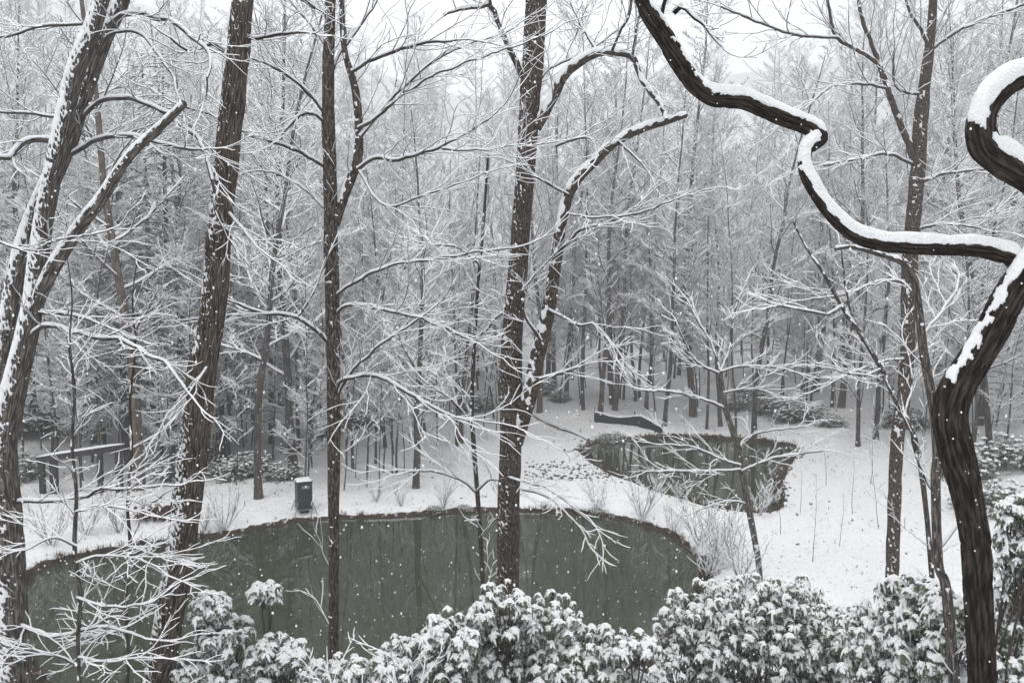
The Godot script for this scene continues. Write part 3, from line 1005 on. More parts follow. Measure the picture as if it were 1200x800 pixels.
	hero("branchy_sapling", "small sapling layered with flat snowy branches beside the many-stemmed leaning tree", "tree", M.bark_a, [
		{"p": [[96, 850, 7], [91, 760, 6], [93, 700, 6], [87, 640, 6], [89, 580, 5], [84, 520, 4], [87, 460, 4], [81, 400, 3], [84, 350, 2], [78, 300, 1]], "d": [8.4, 8.4], "snow": [0.01, 0.75, 0.5, 8.0], "shoots": 13},
	], [
		{"p": [[89, 660, 5], [120, 650, 4], [160, 655, 3], [190, 668, 2]], "d": [8.4, 8.0], "n": 6},
		{"p": [[89, 640, 5], [60, 630, 4], [30, 645, 3], [0, 640, 2]], "d": [8.4, 8.0], "n": 6},
		{"p": [[90, 700, 5], [130, 712, 4], [180, 705, 2]], "d": [8.4, 7.9], "n": 6},
		{"p": [[91, 770, 5], [130, 775, 4], [180, 770, 2]], "d": [8.4, 7.9], "n": 6},
		{"p": [[91, 780, 5], [50, 765, 4], [10, 780, 2]], "d": [8.4, 7.9], "n": 6},
		{"p": [[87, 600, 4], [125, 592, 4], [170, 603, 2]], "d": [8.4, 7.9], "n": 6},
	], {"sides": 8, "step": 0.06, "rough": 0.1, "shoot": 0.8, "lift": 0.01, "counts": [0, 5, 5], "drift": 0.0032})
	hero("spindly_sapling", "spindly dark sapling with drooping snowy twigs between the two leaning trees", "tree", M.bark_d, [
		{"p": [[146, 850, 6], [150, 770, 5], [147, 700, 5], [152, 640, 5], [149, 590, 4], [154, 530, 4], [152, 470, 3], [158, 410, 3], [155, 350, 2], [161, 300, 1]], "d": [9.2, 9.2], "snow": [0.01, 0.75, 0.5, 8.0], "shoots": 12},
	], [
		{"p": [[149, 640, 4], [175, 648, 3], [192, 655, 2]], "d": [9.2, 8.9], "n": 6},
		{"p": [[149, 740, 4], [120, 742, 3], [90, 755, 2]], "d": [9.2, 8.8], "n": 8},
		{"p": [[150, 585, 4], [175, 590, 3], [196, 578, 2]], "d": [9.2, 8.8], "n": 6},
	], {"sides": 8, "step": 0.06, "rough": 0.1, "shoot": 0.7, "lift": -0.01, "counts": [0, 5, 5], "drift": 0.0032})

# ---------------------------------------------------------------- the wood
func forest() -> void:
	var tall := []
	for k in 8:
		var T := Growth.new()
		T.counts = [0, 11, 8]
		T.segs = [12, 7, 4, 2]
		T.lens = [0.0, 1.0, 0.36, 0.42]
		T.lift = 0.05
		T.wig = 0.2
		T.drift = 0.010
		T.heap = 1.2
		T.thin = 0.006
		var h := rng.randf_range(18.0, 26.0)
		forest_tree(h, [0.19, 0.09, 0.15, 0.17, 0.1, 0.13, 0.08, 0.18][k], 32, rng.randf_range(0.12, 0.26), 0.26, 0.55, T, 0.07)
		var o := make_tree("forest_tree", "tall bare snow-dusted tree", "tall bare trees of the wood", T, M.far_bark if k % 3 else M.far_bark_brown)
		tall.append(o)
	var slender := []
	for k in 5:
		var T := Growth.new()
		T.drift = 0.008
		T.counts = [0, 11, 8]
		T.segs = [12, 7, 4, 2]
		T.lens = [0.0, 1.0, 0.38, 0.42]
		T.lift = 0.035
		T.wig = 0.2
		T.heap = 1.3
		T.thin = 0.0055
		forest_tree(rng.randf_range(11.0, 16.0), rng.randf_range(0.06, 0.09), 30, rng.randf_range(0.18, 0.3), 0.24, 0.55, T, 0.07)
		slender.append(make_tree("slender_tree", "slender crooked tree with dense snowy twigs", "slender trees of the wood", T, M.far_bark))
	var low := []
	for k in 5:
		var T := Growth.new()
		T.drift = 0.0065
		T.counts = [0, 11, 8]
		T.segs = [12, 7, 4, 2]
		T.lens = [0.0, 1.0, 0.38, 0.42]
		T.lift = 0.035
		T.wig = 0.2
		T.flat = 0.6
		T.heap = 1.2
		T.thin = 0.005
		var h := rng.randf_range(5.5, 9.5)
		forest_tree(h, rng.randf_range(0.035, 0.06), 24, rng.randf_range(0.14, 0.25), 0.36, 0.45, T, 0.09)
		var o := make_tree("understory_tree", "low spreading understory tree with snow-lined twigs", "understory trees of the wood", T, M.far_bark)
		low.append(o)
	var pole := []
	for k in 4:
		var T := Growth.new()
		T.counts = [0, 4, 3]
		T.segs = [12, 6, 3, 2]
		T.heap = 1.4
		var h := rng.randf_range(6.0, 10.0)
		forest_tree(h, rng.randf_range(0.03, 0.045), 14, 0.3, 0.2, 0.7, T, 0.08)
		var o := make_tree("pole_sapling", "thin upright sapling with few snowy twigs", "thin saplings of the thicket", T, M.far_bark)
		pole.append(o)
	var used := {}
	# trees whose feet can be seen, placed on their bearings: px, py of the foot, girth against 0.2 m
	var marked := [
		[163, 575, 1.15], [303, 585, 1.0], [345, 552, 1.1], [268, 545, 0.8], [487, 572, 0.75], [465, 555, 0.5], [632, 483, 0.9], [663, 467, 0.9],
		[684, 480, 1.3], [702, 491, 0.95], [720, 481, 1.0], [757, 480, 0.7], [768, 483, 0.7], [779, 499, 1.0], [828, 503, 1.0], [845, 500, 0.7], [884, 512, 1.0],
		[862, 512, 0.9], [975, 478, 1.0], [986, 478, 1.1], [1006, 523, 0.6], [1026, 515, 0.75], [540, 520, 0.7], [440, 545, 0.6], [220, 540, 0.9], [120, 560, 0.8],
		[60, 540, 1.0], [1120, 560, 0.9], [1160, 540, 1.0], [745, 470, 0.9], [812, 485, 0.8], [915, 480, 0.9], [950, 470, 0.9], [240, 545, 0.6], [320, 540, 0.5]]
	var said := {0: "dark trunk at the end of the timber rail", 1: "brown smooth trunk on the bank beside the green feeder box", 2: "straight trunk rising behind the green feeder box",
		4: "thin dark trunk on the snowy bank behind the slim dark tree", 8: "thick flared trunk above the fabric barrier", 9: "trunk standing in front of the fabric barrier's end",
		13: "trunk at the downhill end of the fabric barrier", 18: "trunk of a close pair beyond the white clearing", 19: "trunk of a close pair beyond the white clearing"}
	for k in marked.size():
		var a: Array = marked[k]
		var p := on_ground(a[0], a[1])
		var o := plant(tall, used, "forest_tree", p, rng.randf() * TAU, float(a[2]))
		if said.has(k):
			o.set_meta("label", said[k])
	var n_tall := marked.size()
	var guard := 0
	while n_tall < 236 and guard < 6000:
		guard += 1
		var d := 33.0 + 112.0 * pow(rng.randf(), 0.8)
		var x := rng.randf_range(-0.80, 0.80) * (d + 6.0)
		if not vacant(x, -d, 1.5):
			continue
		plant(tall, used, "forest_tree", Vector3(x, height(x, -d), -d), rng.randf() * TAU, rng.randf_range(0.75, 1.2))
		n_tall += 1
	while n_tall < 254 and guard < 9000:
		guard += 1
		var d := rng.randf_range(34.0, 62.0)
		var x := rng.randf_range(-0.72, 0.72) * (d + 4.0)
		if not vacant(x, -d, 2.0):
			continue
		plant(tall, used, "forest_tree", Vector3(x, height(x, -d), -d), rng.randf() * TAU, rng.randf_range(0.9, 1.15))
		n_tall += 1
	# the wood goes on beside and behind the viewer, and shades the near slope
	var n_back := 0
	while n_back < 44:
		var x := rng.randf_range(-34.0, 34.0)
		var z := rng.randf_range(-16.0, 30.0)
		if z < 2.0 and absf(x) < 6.0 - z * 0.85:
			continue
		if Vector2(x, z).length() < 4.0:
			continue
		var b := plant(tall, used, "forest_tree", Vector3(x, height(x, z), z), rng.randf() * TAU, rng.randf_range(0.8, 1.1))
		b.set_meta("label", "tall bare tree on the near slope beside the viewpoint")
		n_back += 1
	var n_slim := 0
	guard = 0
	while n_slim < 165 and guard < 6000:
		guard += 1
		var d := 31.0 + 60.0 * pow(rng.randf(), 0.9)
		var x := rng.randf_range(-0.76, 0.76) * (d + 4.0)
		if not vacant(x, -d, 2.0):
			continue
		plant(slender, used, "slender_tree", Vector3(x, height(x, -d), -d), rng.randf() * TAU, rng.randf_range(0.75, 1.2))
		n_slim += 1
	var n_low := 0
	guard = 0
	while n_low < 215 and guard < 6000:
		guard += 1
		var d := 30.0 + 65.0 * pow(rng.randf(), 0.9)
		var x := rng.randf_range(-0.78, 0.78) * (d + 4.0)
		if not vacant(x, -d, 2.5):
			continue
		plant(low, used, "understory_tree", Vector3(x, height(x, -d), -d), rng.randf() * TAU, rng.randf_range(0.7, 1.25))
		n_low += 1
	for a in [[938, 602, 0.25], [968, 572, 0.3], [1000, 604, 0.28], [984, 640, 0.22], [952, 660, 0.3], [915, 628, 0.3], [1020, 570, 0.35], [1030, 620, 0.3]]:
		var sp := plant(pole, used, "pole_sapling", on_ground(a[0], a[1]), rng.randf() * TAU, a[2])
		sp.set_meta("label", "small bare sprout standing in the white clearing")
	var n_pole := 0
	guard = 0
	while n_pole < 190 and guard < 6000:
		guard += 1
		var d := 29.0 + 30.0 * rng.randf()
		var x := rng.randf_range(-0.75, 0.1) * d if rng.randf() < 0.7 else rng.randf_range(0.2, 0.75) * d
		if not vacant(x, -d, 1.0):
			continue
		plant(pole, used, "pole_sapling", Vector3(x, height(x, -d), -d), rng.randf() * TAU, rng.randf_range(0.6, 1.2))
		n_pole += 1

func vacant(x: float, z: float, gap: float) -> bool:
	var p := Vector2(x, z)
	if dist_poly(glade, p) < gap:
		return false
	return dist_poly(pond_a, p) > gap and dist_poly(pond_b, p) > gap

func plant(kinds: Array, used: Dictionary, called: String, where: Vector3, turn: float, size: float) -> Node3D:
	var o: Node3D = kinds[rng.randi() % kinds.size()]
	if not used.has(o):
		used[o] = true
		o.position = where
		o.rotation.y = turn
		o.scale = Vector3.ONE * size
	else:
		o = copy(o, called, where, turn, size)
	if not first_label.has(called):
		first_label[called] = str(o.get_meta("label"))
	var said: String = first_label[called]
	if o.get_meta("category") == "tree":
		said += ", " + zone(where)
	o.set_meta("label", said)
	return o

func zone(p: Vector3) -> String:
	if p.z < -72.0:
		return "on the far hillside"
	if p.x > 12.0:
		return "beyond the white clearing"
	if p.x > 1.5:
		return "in the wood behind the upper pond"
	return "in the wood behind the lower pond" if p.z > -46.0 else "deep in the wood past the lower pond"

func conifers() -> void:
	var kinds := []
	for kk in 3:
		var wood := Buf.new()
		var green := Buf.new()
		var white := Buf.new()
		var h := 13.0 + 2.0 * kk
		var pts := PackedVector3Array([Vector3(0, -0.4, 0), Vector3(rnd(0.1), h * 0.5, rnd(0.1)), Vector3(0, h, 0)])
		var s := spline(pts, PackedFloat32Array([0.17, 0.1, 0.02]), 0.8)
		stick(wood, s[0], s[1], 8)
		var ang := 0.0
		for b in 95:
			var f := lerpf(0.12, 0.98, b / 95.0)
			ang += 2.4 + rnd(0.3)
			var len_ := (1.0 - f) * 3.6 + 0.4
			len_ *= rng.randf_range(0.7, 1.15)
			var p := Vector3(0, h * f, 0)
			var d := Vector3(cos(ang), 0.12, sin(ang)).normalized()
			var bp := PackedVector3Array([p])
			var br := PackedFloat32Array([0.022])
			var n := 6
			for k in n:
				d = (d + Vector3(rnd(0.08), -0.07, rnd(0.08))).normalized()
				p += d * len_ / n
				bp.append(p)
				br.append(lerpf(0.022, 0.006, (k + 1.0) / n))
			stick(wood, bp, br, 3)
			var sprays := int(len_ * 9.0)
			for q in sprays:
				var g := lerpf(0.15, 1.0, (q + rng.randf()) / sprays) * n
				var k := mini(int(g), n - 1)
				var c := bp[k].lerp(bp[k + 1], g - k)
				var t := (bp[k + 1] - bp[k]).normalized()
				var sd := t.cross(Vector3.UP).normalized() * (1.0 if q % 2 else -1.0)
				var dir := (t * 0.8 + sd * rng.randf_range(0.4, 1.1) + Vector3(0, rnd(0.25) - 0.12, 0)).normalized()
				var l := rng.randf_range(0.28, 0.6)
				var wd := dir.cross(Vector3.UP).normalized()
				# a spray: several narrow slivers along a twig
				for e in 7:
					var c0 := c + dir * l * e / 7.0
					for sg in [-1.0, 1.0]:
						var tip: Vector3 = c0 + (dir * 0.7 + wd * sg * 0.8 + Vector3(0, rnd(0.3) - 0.1, 0)) * 0.13
						var o := green.v.size()
						green.v.append_array([c0 - dir * 0.02, c0 + dir * 0.04 + Vector3(0, 0.008, 0), tip])
						green.i.append_array([o, o + 1, o + 2])
				if rng.randf() < 0.9:
					snow_ridge(white, PackedVector3Array([c, c + dir * l * 0.5, c + dir * l]), PackedFloat32Array([0.018, 0.026, 0.010]), 0.8, true)
		var o := thing("hemlock_tree", "grey-green needled hemlock holding snow", "tree", Vector3.ZERO, "evergreens in the wood")
		part("trunk", wood.mesh(), M.far_bark, o)
		part("crown", green.mesh(), M.needle, o, true)
		part("snow", white.mesh(), M.snow, o, true)
		kinds.append(o)
	var used := {}
	for a in [[150, 545, 1.0], [205, 535, 1.1], [262, 540, 1.0], [318, 520, 1.0], [110, 520, 1.1], [235, 500, 1.2], [30, 500, 1.1], [180, 490, 1.2], [400, 470, 0.9], [1150, 500, 0.9], [560, 440, 0.9], [900, 440, 0.8]]:
		plant(kinds, used, "hemlock_tree", on_ground(a[0], a[1]), rng.randf() * TAU, a[2])

# ---------------------------------------------------------------- shrubs
func leaf_cluster(seed_: int) -> Array:
	rng.seed = 900 + seed_
	var green := Buf.new()
	var white := Buf.new()
	var count := 8 + seed_ % 3
	for k in count:
		var a := TAU * k / count + rnd(0.25)
		var out := Vector3(cos(a), 0, sin(a))
		var s := Vector3(-sin(a), 0, cos(a))
		var l := rng.randf_range(0.09, 0.165)
		var w := rng.randf_range(0.016, 0.022)
		var up0 := rng.randf_range(0.0, 0.7)
		var mid := PackedVector3Array()
		for j in 5:
			var f := j / 4.0
			mid.append(out * (0.012 + l * f * (1.0 - 0.28 * f)) + Vector3.UP * (l * (up0 * f - 0.95 * f * f)))
		var ws := [0.3, 0.9, 1.0, 0.75, 0.08]
		var o := green.v.size()
		for j in 5:
			green.v.append(mid[j] - s * w * ws[j] - Vector3.UP * 0.004)
			green.v.append(mid[j])
			green.v.append(mid[j] + s * w * ws[j] - Vector3.UP * 0.004)
		for j in 4:
			for q in 2:
				var u := o + j * 3 + q
				green.i.append_array([u, u + 3, u + 1, u + 1, u + 3, u + 4])
		# snow lying on the leaf
		if rng.randf() < 0.97:
			var o2 := white.v.size()
			var reach := rng.randf_range(0.75, 1.0)
			for j in 5:
				var m := mid[j] if reach > 0.95 else mid[0].lerp(mid[j], reach)
				var ww: float = w * ws[j] * rng.randf_range(0.85, 1.25)
				var th: float = (0.017 if j < 3 else 0.011) * rng.randf_range(0.7, 1.25) * (1.0 if j < 4 else 0.3)
				white.v.append(m - s * ww + Vector3.UP * 0.001)
				white.v.append(m - s * ww * 0.6 + Vector3.UP * th)
				white.v.append(m + s * ww * 0.6 + Vector3.UP * th)
				white.v.append(m + s * ww + Vector3.UP * 0.001)
			for j in 4:
				for q in 3:
					var u := o2 + j * 4 + q
					white.i.append_array([u, u + 4, u + 1, u + 1, u + 4, u + 5])
	# heap in the middle
	var sp := SphereMesh.new()
	sp.radial_segments = 9
	sp.rings = 5
	sp.radius = 1.0
	sp.height = 2.0
	var ar := sp.get_mesh_arrays()
	var vv: PackedVector3Array = ar[Mesh.ARRAY_VERTEX]
	var ii: PackedInt32Array = ar[Mesh.ARRAY_INDEX]
	var o3 := white.v.size()
	for p in vv:
		var g := 1.0 + 0.55 * lump.get_noise_3d(p.x * 1.6 + seed_ * 3.0, p.y * 1.6, p.z * 1.6)
		white.v.append(Vector3(p.x * 0.04, p.y * 0.024 + 0.014, p.z * 0.037) * g)
	for q in ii:
		white.i.append(o3 + q)
	smooth_normals(white)
	for k in white.n.size():
		if white.n[k].dot(Vector3.UP) < -0.6:
			white.n[k] = -white.n[k]
	return [green.mesh(), white.mesh()]

func rhododendrons() -> void:
	var kinds := []
	for k in 6:
		kinds.append(leaf_cluster(k))
	rng.seed = 4242
	var shrubs := [
		["tall snow-heaped rhododendron at the foot of the forked tree", 11.0, [[590, 722, 42, 36], [640, 736, 50, 40], [560, 768, 46, 42], [610, 790, 50, 50], [575, 830, 70, 50]]],
		["rounded snowy rhododendron sharing the thicket below the forked tree", 10.8, [[690, 772, 45, 38], [665, 800, 50, 46], [650, 840, 70, 50], [705, 835, 45, 40]]],
		["snowy rhododendron by the pond at the edge of the white clearing", 12.3, [[826, 724, 50, 42], [800, 775, 52, 52], [850, 760, 50, 50], [810, 830, 60, 50]]],
		["full snowy rhododendron in the middle of the thicket below the white clearing", 12.0, [[884, 712, 54, 44], [900, 765, 60, 55], [935, 720, 50, 46], [890, 820, 80, 55]]],
		["snowy rhododendron in front of the tall dark trunk", 11.6, [[985, 752, 50, 46], [955, 790, 55, 50], [1000, 800, 50, 46], [970, 840, 70, 40]]],
		["snowy rhododendron around the foot of the thin bent tree", 10.5, [[1030, 750, 46, 52], [1066, 706, 34, 32], [1045, 800, 60, 46], [1030, 845, 60, 40]]],
		["snowy rhododendron squeezed between the bent tree and the crooked trunk", 9.8, [[1096, 760, 46, 50], [1110, 715, 22, 30], [1100, 815, 50, 46], [1080, 850, 50, 30]]],
		["snowy rhododendron growing behind the crooked black trunk", 8.9, [[1196, 600, 20, 26], [1202, 655, 30, 40], [1196, 725, 34, 45], [1184, 790, 42, 45]]],
		["loose open rhododendron with few snowy leaf heads beside the stout leaning trunk", 10.2, [[246, 712, 24, 20], [262, 745, 38, 26], [312, 694, 24, 10], [228, 790, 45, 32], [325, 768, 36, 22], [285, 805, 60, 34]]],
		["low snowy rhododendron between the slim dark tree and the forked tree", 10.0, [[430, 800, 60, 34], [482, 782, 48, 38], [525, 756, 36, 40], [375, 795, 30, 20], [470, 835, 80, 40]]],
		["small snowy rhododendron standing alone between the two thickets", 10.6, [[745, 757, 26, 16], [728, 792, 26, 18], [760, 805, 24, 20]]],
	]
	for a in shrubs:
		var dep: float = a[1]
		var lobes: Array = a[2]
		var mid := at(lobes[0][0], 800, dep)
		var root := Vector3(mid.x, height(mid.x, mid.z), mid.z)
		var o := thing("rhododendron", a[0], "shrub", root, "rhododendrons on the near slope")
		var stems := Buf.new()
		var total := 0
		for L in lobes:
			var c := at(L[0], L[1], dep + rnd(0.4))
			var rx: float = L[2] * dep / F
			var ry: float = L[3] * dep / F
			var rz := (rx + ry) * 0.5
			var count := int(clampf(rx * ry * 700.0, 16.0, 290.0 / lobes.size()))
			for k in count:
				if total >= 290:
					break
				var dir := Vector3(rnd(1), rng.randf_range(-0.35, 1.0), rnd(1)).normalized()
				var fill := lerpf(0.6, 1.1, rng.randf())
				var p := c + Vector3(dir.x * rx, dir.y * ry, dir.z * rz) * fill
				var mk: Array = kinds[rng.randi() % kinds.size()]
				var q := Node3D.new()
				q.name = "leaf_cluster"
				o.add_child(q, true)
				var tilt := Vector3(dir.x, 0, dir.z) * rng.randf_range(0.1, 0.8)
				var up := (Vector3.UP + tilt).normalized()
				var bx := up.cross(Vector3(rnd(1), 0, rnd(1)).normalized()).normalized()
				var sz := rng.randf_range(0.6, 1.08)
				q.transform = Transform3D(Basis(bx, up, bx.cross(up)).scaled(Vector3.ONE * sz), p - root)
				part("leaves", mk[0], M.leaf, q)
				part("snow_cap", mk[1], M.snow, q)
				total += 1
				if k % 2 == 0:
					var from := Vector3(c.x - root.x + rnd(0.15), maxf(height(c.x, c.z) - root.y, c.y - root.y - ry * 1.6), c.z - root.z + rnd(0.15))
					var to := p - root - up * 0.02
					var m1 := from.lerp(to, 0.55) + Vector3(rnd(0.08), -0.06, rnd(0.08))
					stick(stems, PackedVector3Array([from, m1, to]), PackedFloat32Array([0.010, 0.007, 0.004]), 4)
			var g := Vector3(c.x, height(c.x, c.z) - 0.1, c.z) - root
			var t := c - root - Vector3.UP * ry * 0.4
			for k in 3:
				stick(stems, PackedVector3Array([g + Vector3(rnd(0.1), 0, rnd(0.1)), g.lerp(t, 0.5) + Vector3(rnd(0.2), 0, rnd(0.2)), t + Vector3(rnd(0.2), rnd(0.1), rnd(0.2))]), PackedFloat32Array([0.02, 0.015, 0.009]), 5)
		part("stems", stems.mesh(), M.twig, o)
		# inner and lower leaf heads, too many to part singly
		var inner := []
		for L in lobes:
			var c := at(L[0], L[1], dep)
			var rx: float = L[2] * dep / F
			var ry: float = L[3] * dep / F
			for k in int(clampf(rx * ry * 380.0, 8.0, 70.0)):
				var dir := Vector3(rnd(1), rng.randf_range(-0.9, 0.8), rnd(1)).normalized()
				var p := c + Vector3(dir.x * rx, dir.y * ry, dir.z * (rx + ry) * 0.5) * rng.randf_range(0.35, 0.95)
				inner.append(Transform3D(Basis(Vector3(rnd(0.3), 1, rnd(0.3)).normalized(), rng.randf() * TAU).scaled(Vector3.ONE * rng.randf_range(0.6, 1.0)), p - root))
		for side in 2:
			var mm := MultiMesh.new()
			mm.transform_format = MultiMesh.TRANSFORM_3D
			mm.mesh = kinds[2][side]
			mm.instance_count = inner.size()
			for k in inner.size():
				mm.set_instance_transform(k, inner[k])
			var mi := MultiMeshInstance3D.new()
			mi.name = ["inner_leaves", "inner_snow"][side]
			mi.multimesh = mm
			mi.material_override = [M.leaf, M.snow][side]
			o.add_child(mi, true)
			mi.set_meta("kind", "stuff")

func bushes() -> void:
	# bare brush: many thin stems from one foot
	var kinds := []
	for k in 3:
		var T := Growth.new()
		T.counts = [0, 5, 3]
		T.segs = [6, 6, 4, 2]
		T.depth = 2
		T.thin = 0.004
		T.lift = 0.08
		T.heap = 0.7
		for s in 13:
			var a := rng.randf() * TAU
			grow(T, Vector3(rnd(0.06), -0.05, rnd(0.06)), Vector3(cos(a) * 0.55, 1.0, sin(a) * 0.55), rng.randf_range(0.7, 1.4), 0.008, 1)
		var o := thing("bare_shrub", "small leafless shrub of thin brown stems on the pond bank", "shrub", Vector3.ZERO, "leafless shrubs along the banks")
		part("stems", T.twig.mesh(), M.twig, o, true)
		part("snow", T.snow.mesh(), M.snow, o, true)
		kinds.append(o)
	var used := {}
	for a in [[262, 622, 1.2], [240, 625, 0.8], [520, 600, 1.0], [700, 603, 0.9], [752, 612, 1.3], [790, 625, 0.9], [820, 640, 1.2], [838, 655, 1.3], [850, 668, 1.2], [846, 640, 1.1], [800, 588, 0.9], [770, 578, 0.8],
			[890, 606, 0.9], [905, 596, 0.9], [740, 560, 0.8], [715, 530, 0.8], [440, 590, 0.8], [590, 590, 0.9], [470, 592, 0.7], [870, 690, 1.3], [830, 680, 1.2], [100, 630, 1.2], [140, 625, 1.2], [60, 640, 1.3]]:
		plant(kinds, used, "bare_shrub", on_ground(a[0], a[1]), rng.randf() * TAU, a[2])
	# laurel: dark small-leaved evergreen mounds
	var greens := []
	for kk in 3:
		var green := Buf.new()
		var white := Buf.new()
		var stem := Buf.new()
		for k in 520:
			var dir := Vector3(rnd(1), rng.randf_range(-0.1, 1.0), rnd(1)).normalized()
			var p := Vector3(dir.x * 1.1, dir.y * 0.95, dir.z * 1.0) * rng.randf_range(0.55, 1.1) * (1.0 + 0.5 * lump.get_noise_3d(dir.x * 2.0 + kk * 5.0, dir.y * 2.0, dir.z * 2.0))
			if p.y < 0.02:
				p.y = 0.05
			for e in 6:
				var a := TAU * e / 6.0 + rnd(0.4)
				var out := Vector3(cos(a), rnd(0.5) - 0.3, sin(a)) * rng.randf_range(0.09, 0.15)
				var s := out.cross(Vector3.UP).normalized() * 0.026
				var o := green.v.size()
				green.v.append_array([p, p + out * 0.5 + s, p + out, p + out * 0.5 - s])
				green.i.append_array([o, o + 1, o + 2, o, o + 2, o + 3])
			if rng.randf() < 0.5 and dir.y > 0.15:
				var c := p + Vector3(0, 0.03, 0)
				var l := Vector3(rnd(1), 0, rnd(1)).normalized() * 0.09
				snow_ridge(white, PackedVector3Array([c - l, c, c + l]), PackedFloat32Array([0.02, 0.045, 0.02]), 0.9, true)
		for k in 9:
			var a := TAU * k / 9.0
			stick(stem, PackedVector3Array([Vector3(cos(a) * 0.1, -0.1, sin(a) * 0.1), Vector3(cos(a) * 0.4, 0.4, sin(a) * 0.4), Vector3(cos(a) * 0.7, 0.75, sin(a) * 0.7)]), PackedFloat32Array([0.02, 0.014, 0.008]), 4)
		var o := thing("laurel_bush", "dark evergreen laurel mound dusted with snow at the edge of the wood", "shrub", Vector3.ZERO, "laurel mounds at the edge of the wood")
		part("stems", stem.mesh(), M.twig, o)
		part("foliage", green.mesh(), M.leaf, o, true)
		part("snow", white.mesh(), M.snow, o, true)
		greens.append(o)
	used = {}
	for a in [[712, 524, 0.62], [722, 520, 0.5], [930, 494, 1.2], [950, 492, 1.0], [905, 484, 1.2], [975, 500, 0.7], [280, 560, 0.9], [262, 556, 0.7], [300, 552, 0.8], [330, 560, 0.7], [20, 560, 1.0],
			[20, 510, 1.6], [45, 505, 1.4], [510, 604, 0.3], [545, 600, 0.25], [700, 607, 0.3], [1130, 560, 1.1], [1160, 600, 1.1], [1180, 545, 1.2], [640, 462, 0.9], [655, 470, 0.7], [1060, 500, 1.1], [865, 480, 0.9], [880, 470, 1.2],
			[420, 500, 1.1], [450, 490, 1.2], [380, 510, 0.9], [560, 480, 1.1], [500, 470, 1.2], [205, 560, 0.9], [230, 540, 1.0]]:
		plant(greens, used, "laurel_bush", on_ground(a[0], a[1]), rng.randf() * TAU, a[2])
	# pale bare shrub low in front
	var T2 := Growth.new()
	T2.counts = [0, 6, 4]
	T2.segs = [6, 7, 4, 2]
	T2.heap = 1.0
	T2.drift = 0.004
	T2.thin = 0.0025
	T2.wig = 0.25
	T2.lift = 0.04
	var c2 := at(452, 860, 8.6)
	var foot := Vector3(c2.x, height(c2.x, c2.z), c2.z)
	for s in 10:
		var a := rng.randf() * TAU
		grow(T2, Vector3(rnd(0.1), -0.1, rnd(0.1)), Vector3(cos(a) * 0.75, 1.0, sin(a) * 0.4), rng.randf_range(1.3, 2.0) , 0.009, 1)
	var b := thing("twiggy_shrub", "leafless twiggy shrub coated white with snow among the low rhododendrons", "shrub", foot)
	part("stems", T2.twig.mesh(), M.twig, b, true)
	part("snow", T2.snow.mesh(), M.snow, b, true)
	# rust-brown bracken
	var fern := Buf.new()
	for k in 75:
		var a := rng.randf() * TAU
		var p := Vector3(rnd(0.6), 0, rnd(0.35))
		var out := Vector3(cos(a), 0, sin(a)) * rng.randf_range(0.2, 0.5)
		var s := Vector3(-sin(a), 0, cos(a)) * 0.05
		var o := fern.v.size()
		var h := rng.randf_range(0.15, 0.55)
		fern.v.append_array([p - s * 0.3, p + s * 0.3, p + out * 0.5 + Vector3.UP * h - s, p + out * 0.5 + Vector3.UP * h + s, p + out + Vector3.UP * h * 0.6])
		fern.i.append_array([o, o + 2, o + 1, o + 1, o + 2, o + 3, o + 2, o + 4, o + 3])
	var bp := on_ground(181, 610)
	var br := thing("dead_bracken", "low rust-red clump of dead bracken on the bank behind the stout trunk", "plant", bp)
	part("fronds", fern.mesh(), M.rust, br, true)

# ---------------------------------------------------------------- made things
func box(size: Vector3, bevel := 0.012) -> ArrayMesh:
	var b := Buf.new()
	var h := size * 0.5
	var q := h - Vector3.ONE * bevel
	# 24 points: each corner has one on each of its three faces
	var idx := {}
	for sx in [-1, 1]:
		for sy in [-1, 1]:
			for sz in [-1, 1]:
				for f in 3:
					var p := Vector3(q.x * sx, q.y * sy, q.z * sz)
					if f == 0:
						p.x = h.x * sx
					elif f == 1:
						p.y = h.y * sy
					else:
						p.z = h.z * sz
					idx[[sx, sy, sz, f]] = b.v.size()
					b.v.append(p)
	for s in [-1, 1]:
		quad(b, idx, [[s, -1, -1, 0], [s, 1, -1, 0], [s, 1, 1, 0], [s, -1, 1, 0]])
		quad(b, idx, [[-1, s, -1, 1], [1, s, -1, 1], [1, s, 1, 1], [-1, s, 1, 1]])
		quad(b, idx, [[-1, -1, s, 2], [1, -1, s, 2], [1, 1, s, 2], [-1, 1, s, 2]])
	for a in [-1, 1]:
		for c in [-1, 1]:
			quad(b, idx, [[-1, a, c, 1], [1, a, c, 1], [1, a, c, 2], [-1, a, c, 2]])
			quad(b, idx, [[a, -1, c, 0], [a, 1, c, 0], [a, 1, c, 2], [a, -1, c, 2]])
			quad(b, idx, [[a, c, -1, 0], [a, c, 1, 0], [a, c, 1, 1], [a, c, -1, 1]])
			for e in [-1, 1]:
				var t := [idx[[a, c, e, 0]], idx[[a, c, e, 1]], idx[[a, c, e, 2]]]
				face(b, t)
	return b.mesh()

func face(b: Buf, t: Array) -> void:
	var n: Vector3 = (b.v[t[1]] - b.v[t[0]]).cross(b.v[t[2]] - b.v[t[0]])
	if n.dot(b.v[t[0]] + b.v[t[1]] + b.v[t[2]]) > 0.0:
		b.i.append_array([t[0], t[2], t[1]])
	else:
		b.i.append_array([t[0], t[1], t[2]])

func quad(b: Buf, idx: Dictionary, k: Array) -> void:
	face(b, [idx[k[0]], idx[k[1]], idx[k[2]]])
	face(b, [idx[k[0]], idx[k[2]], idx[k[3]]])

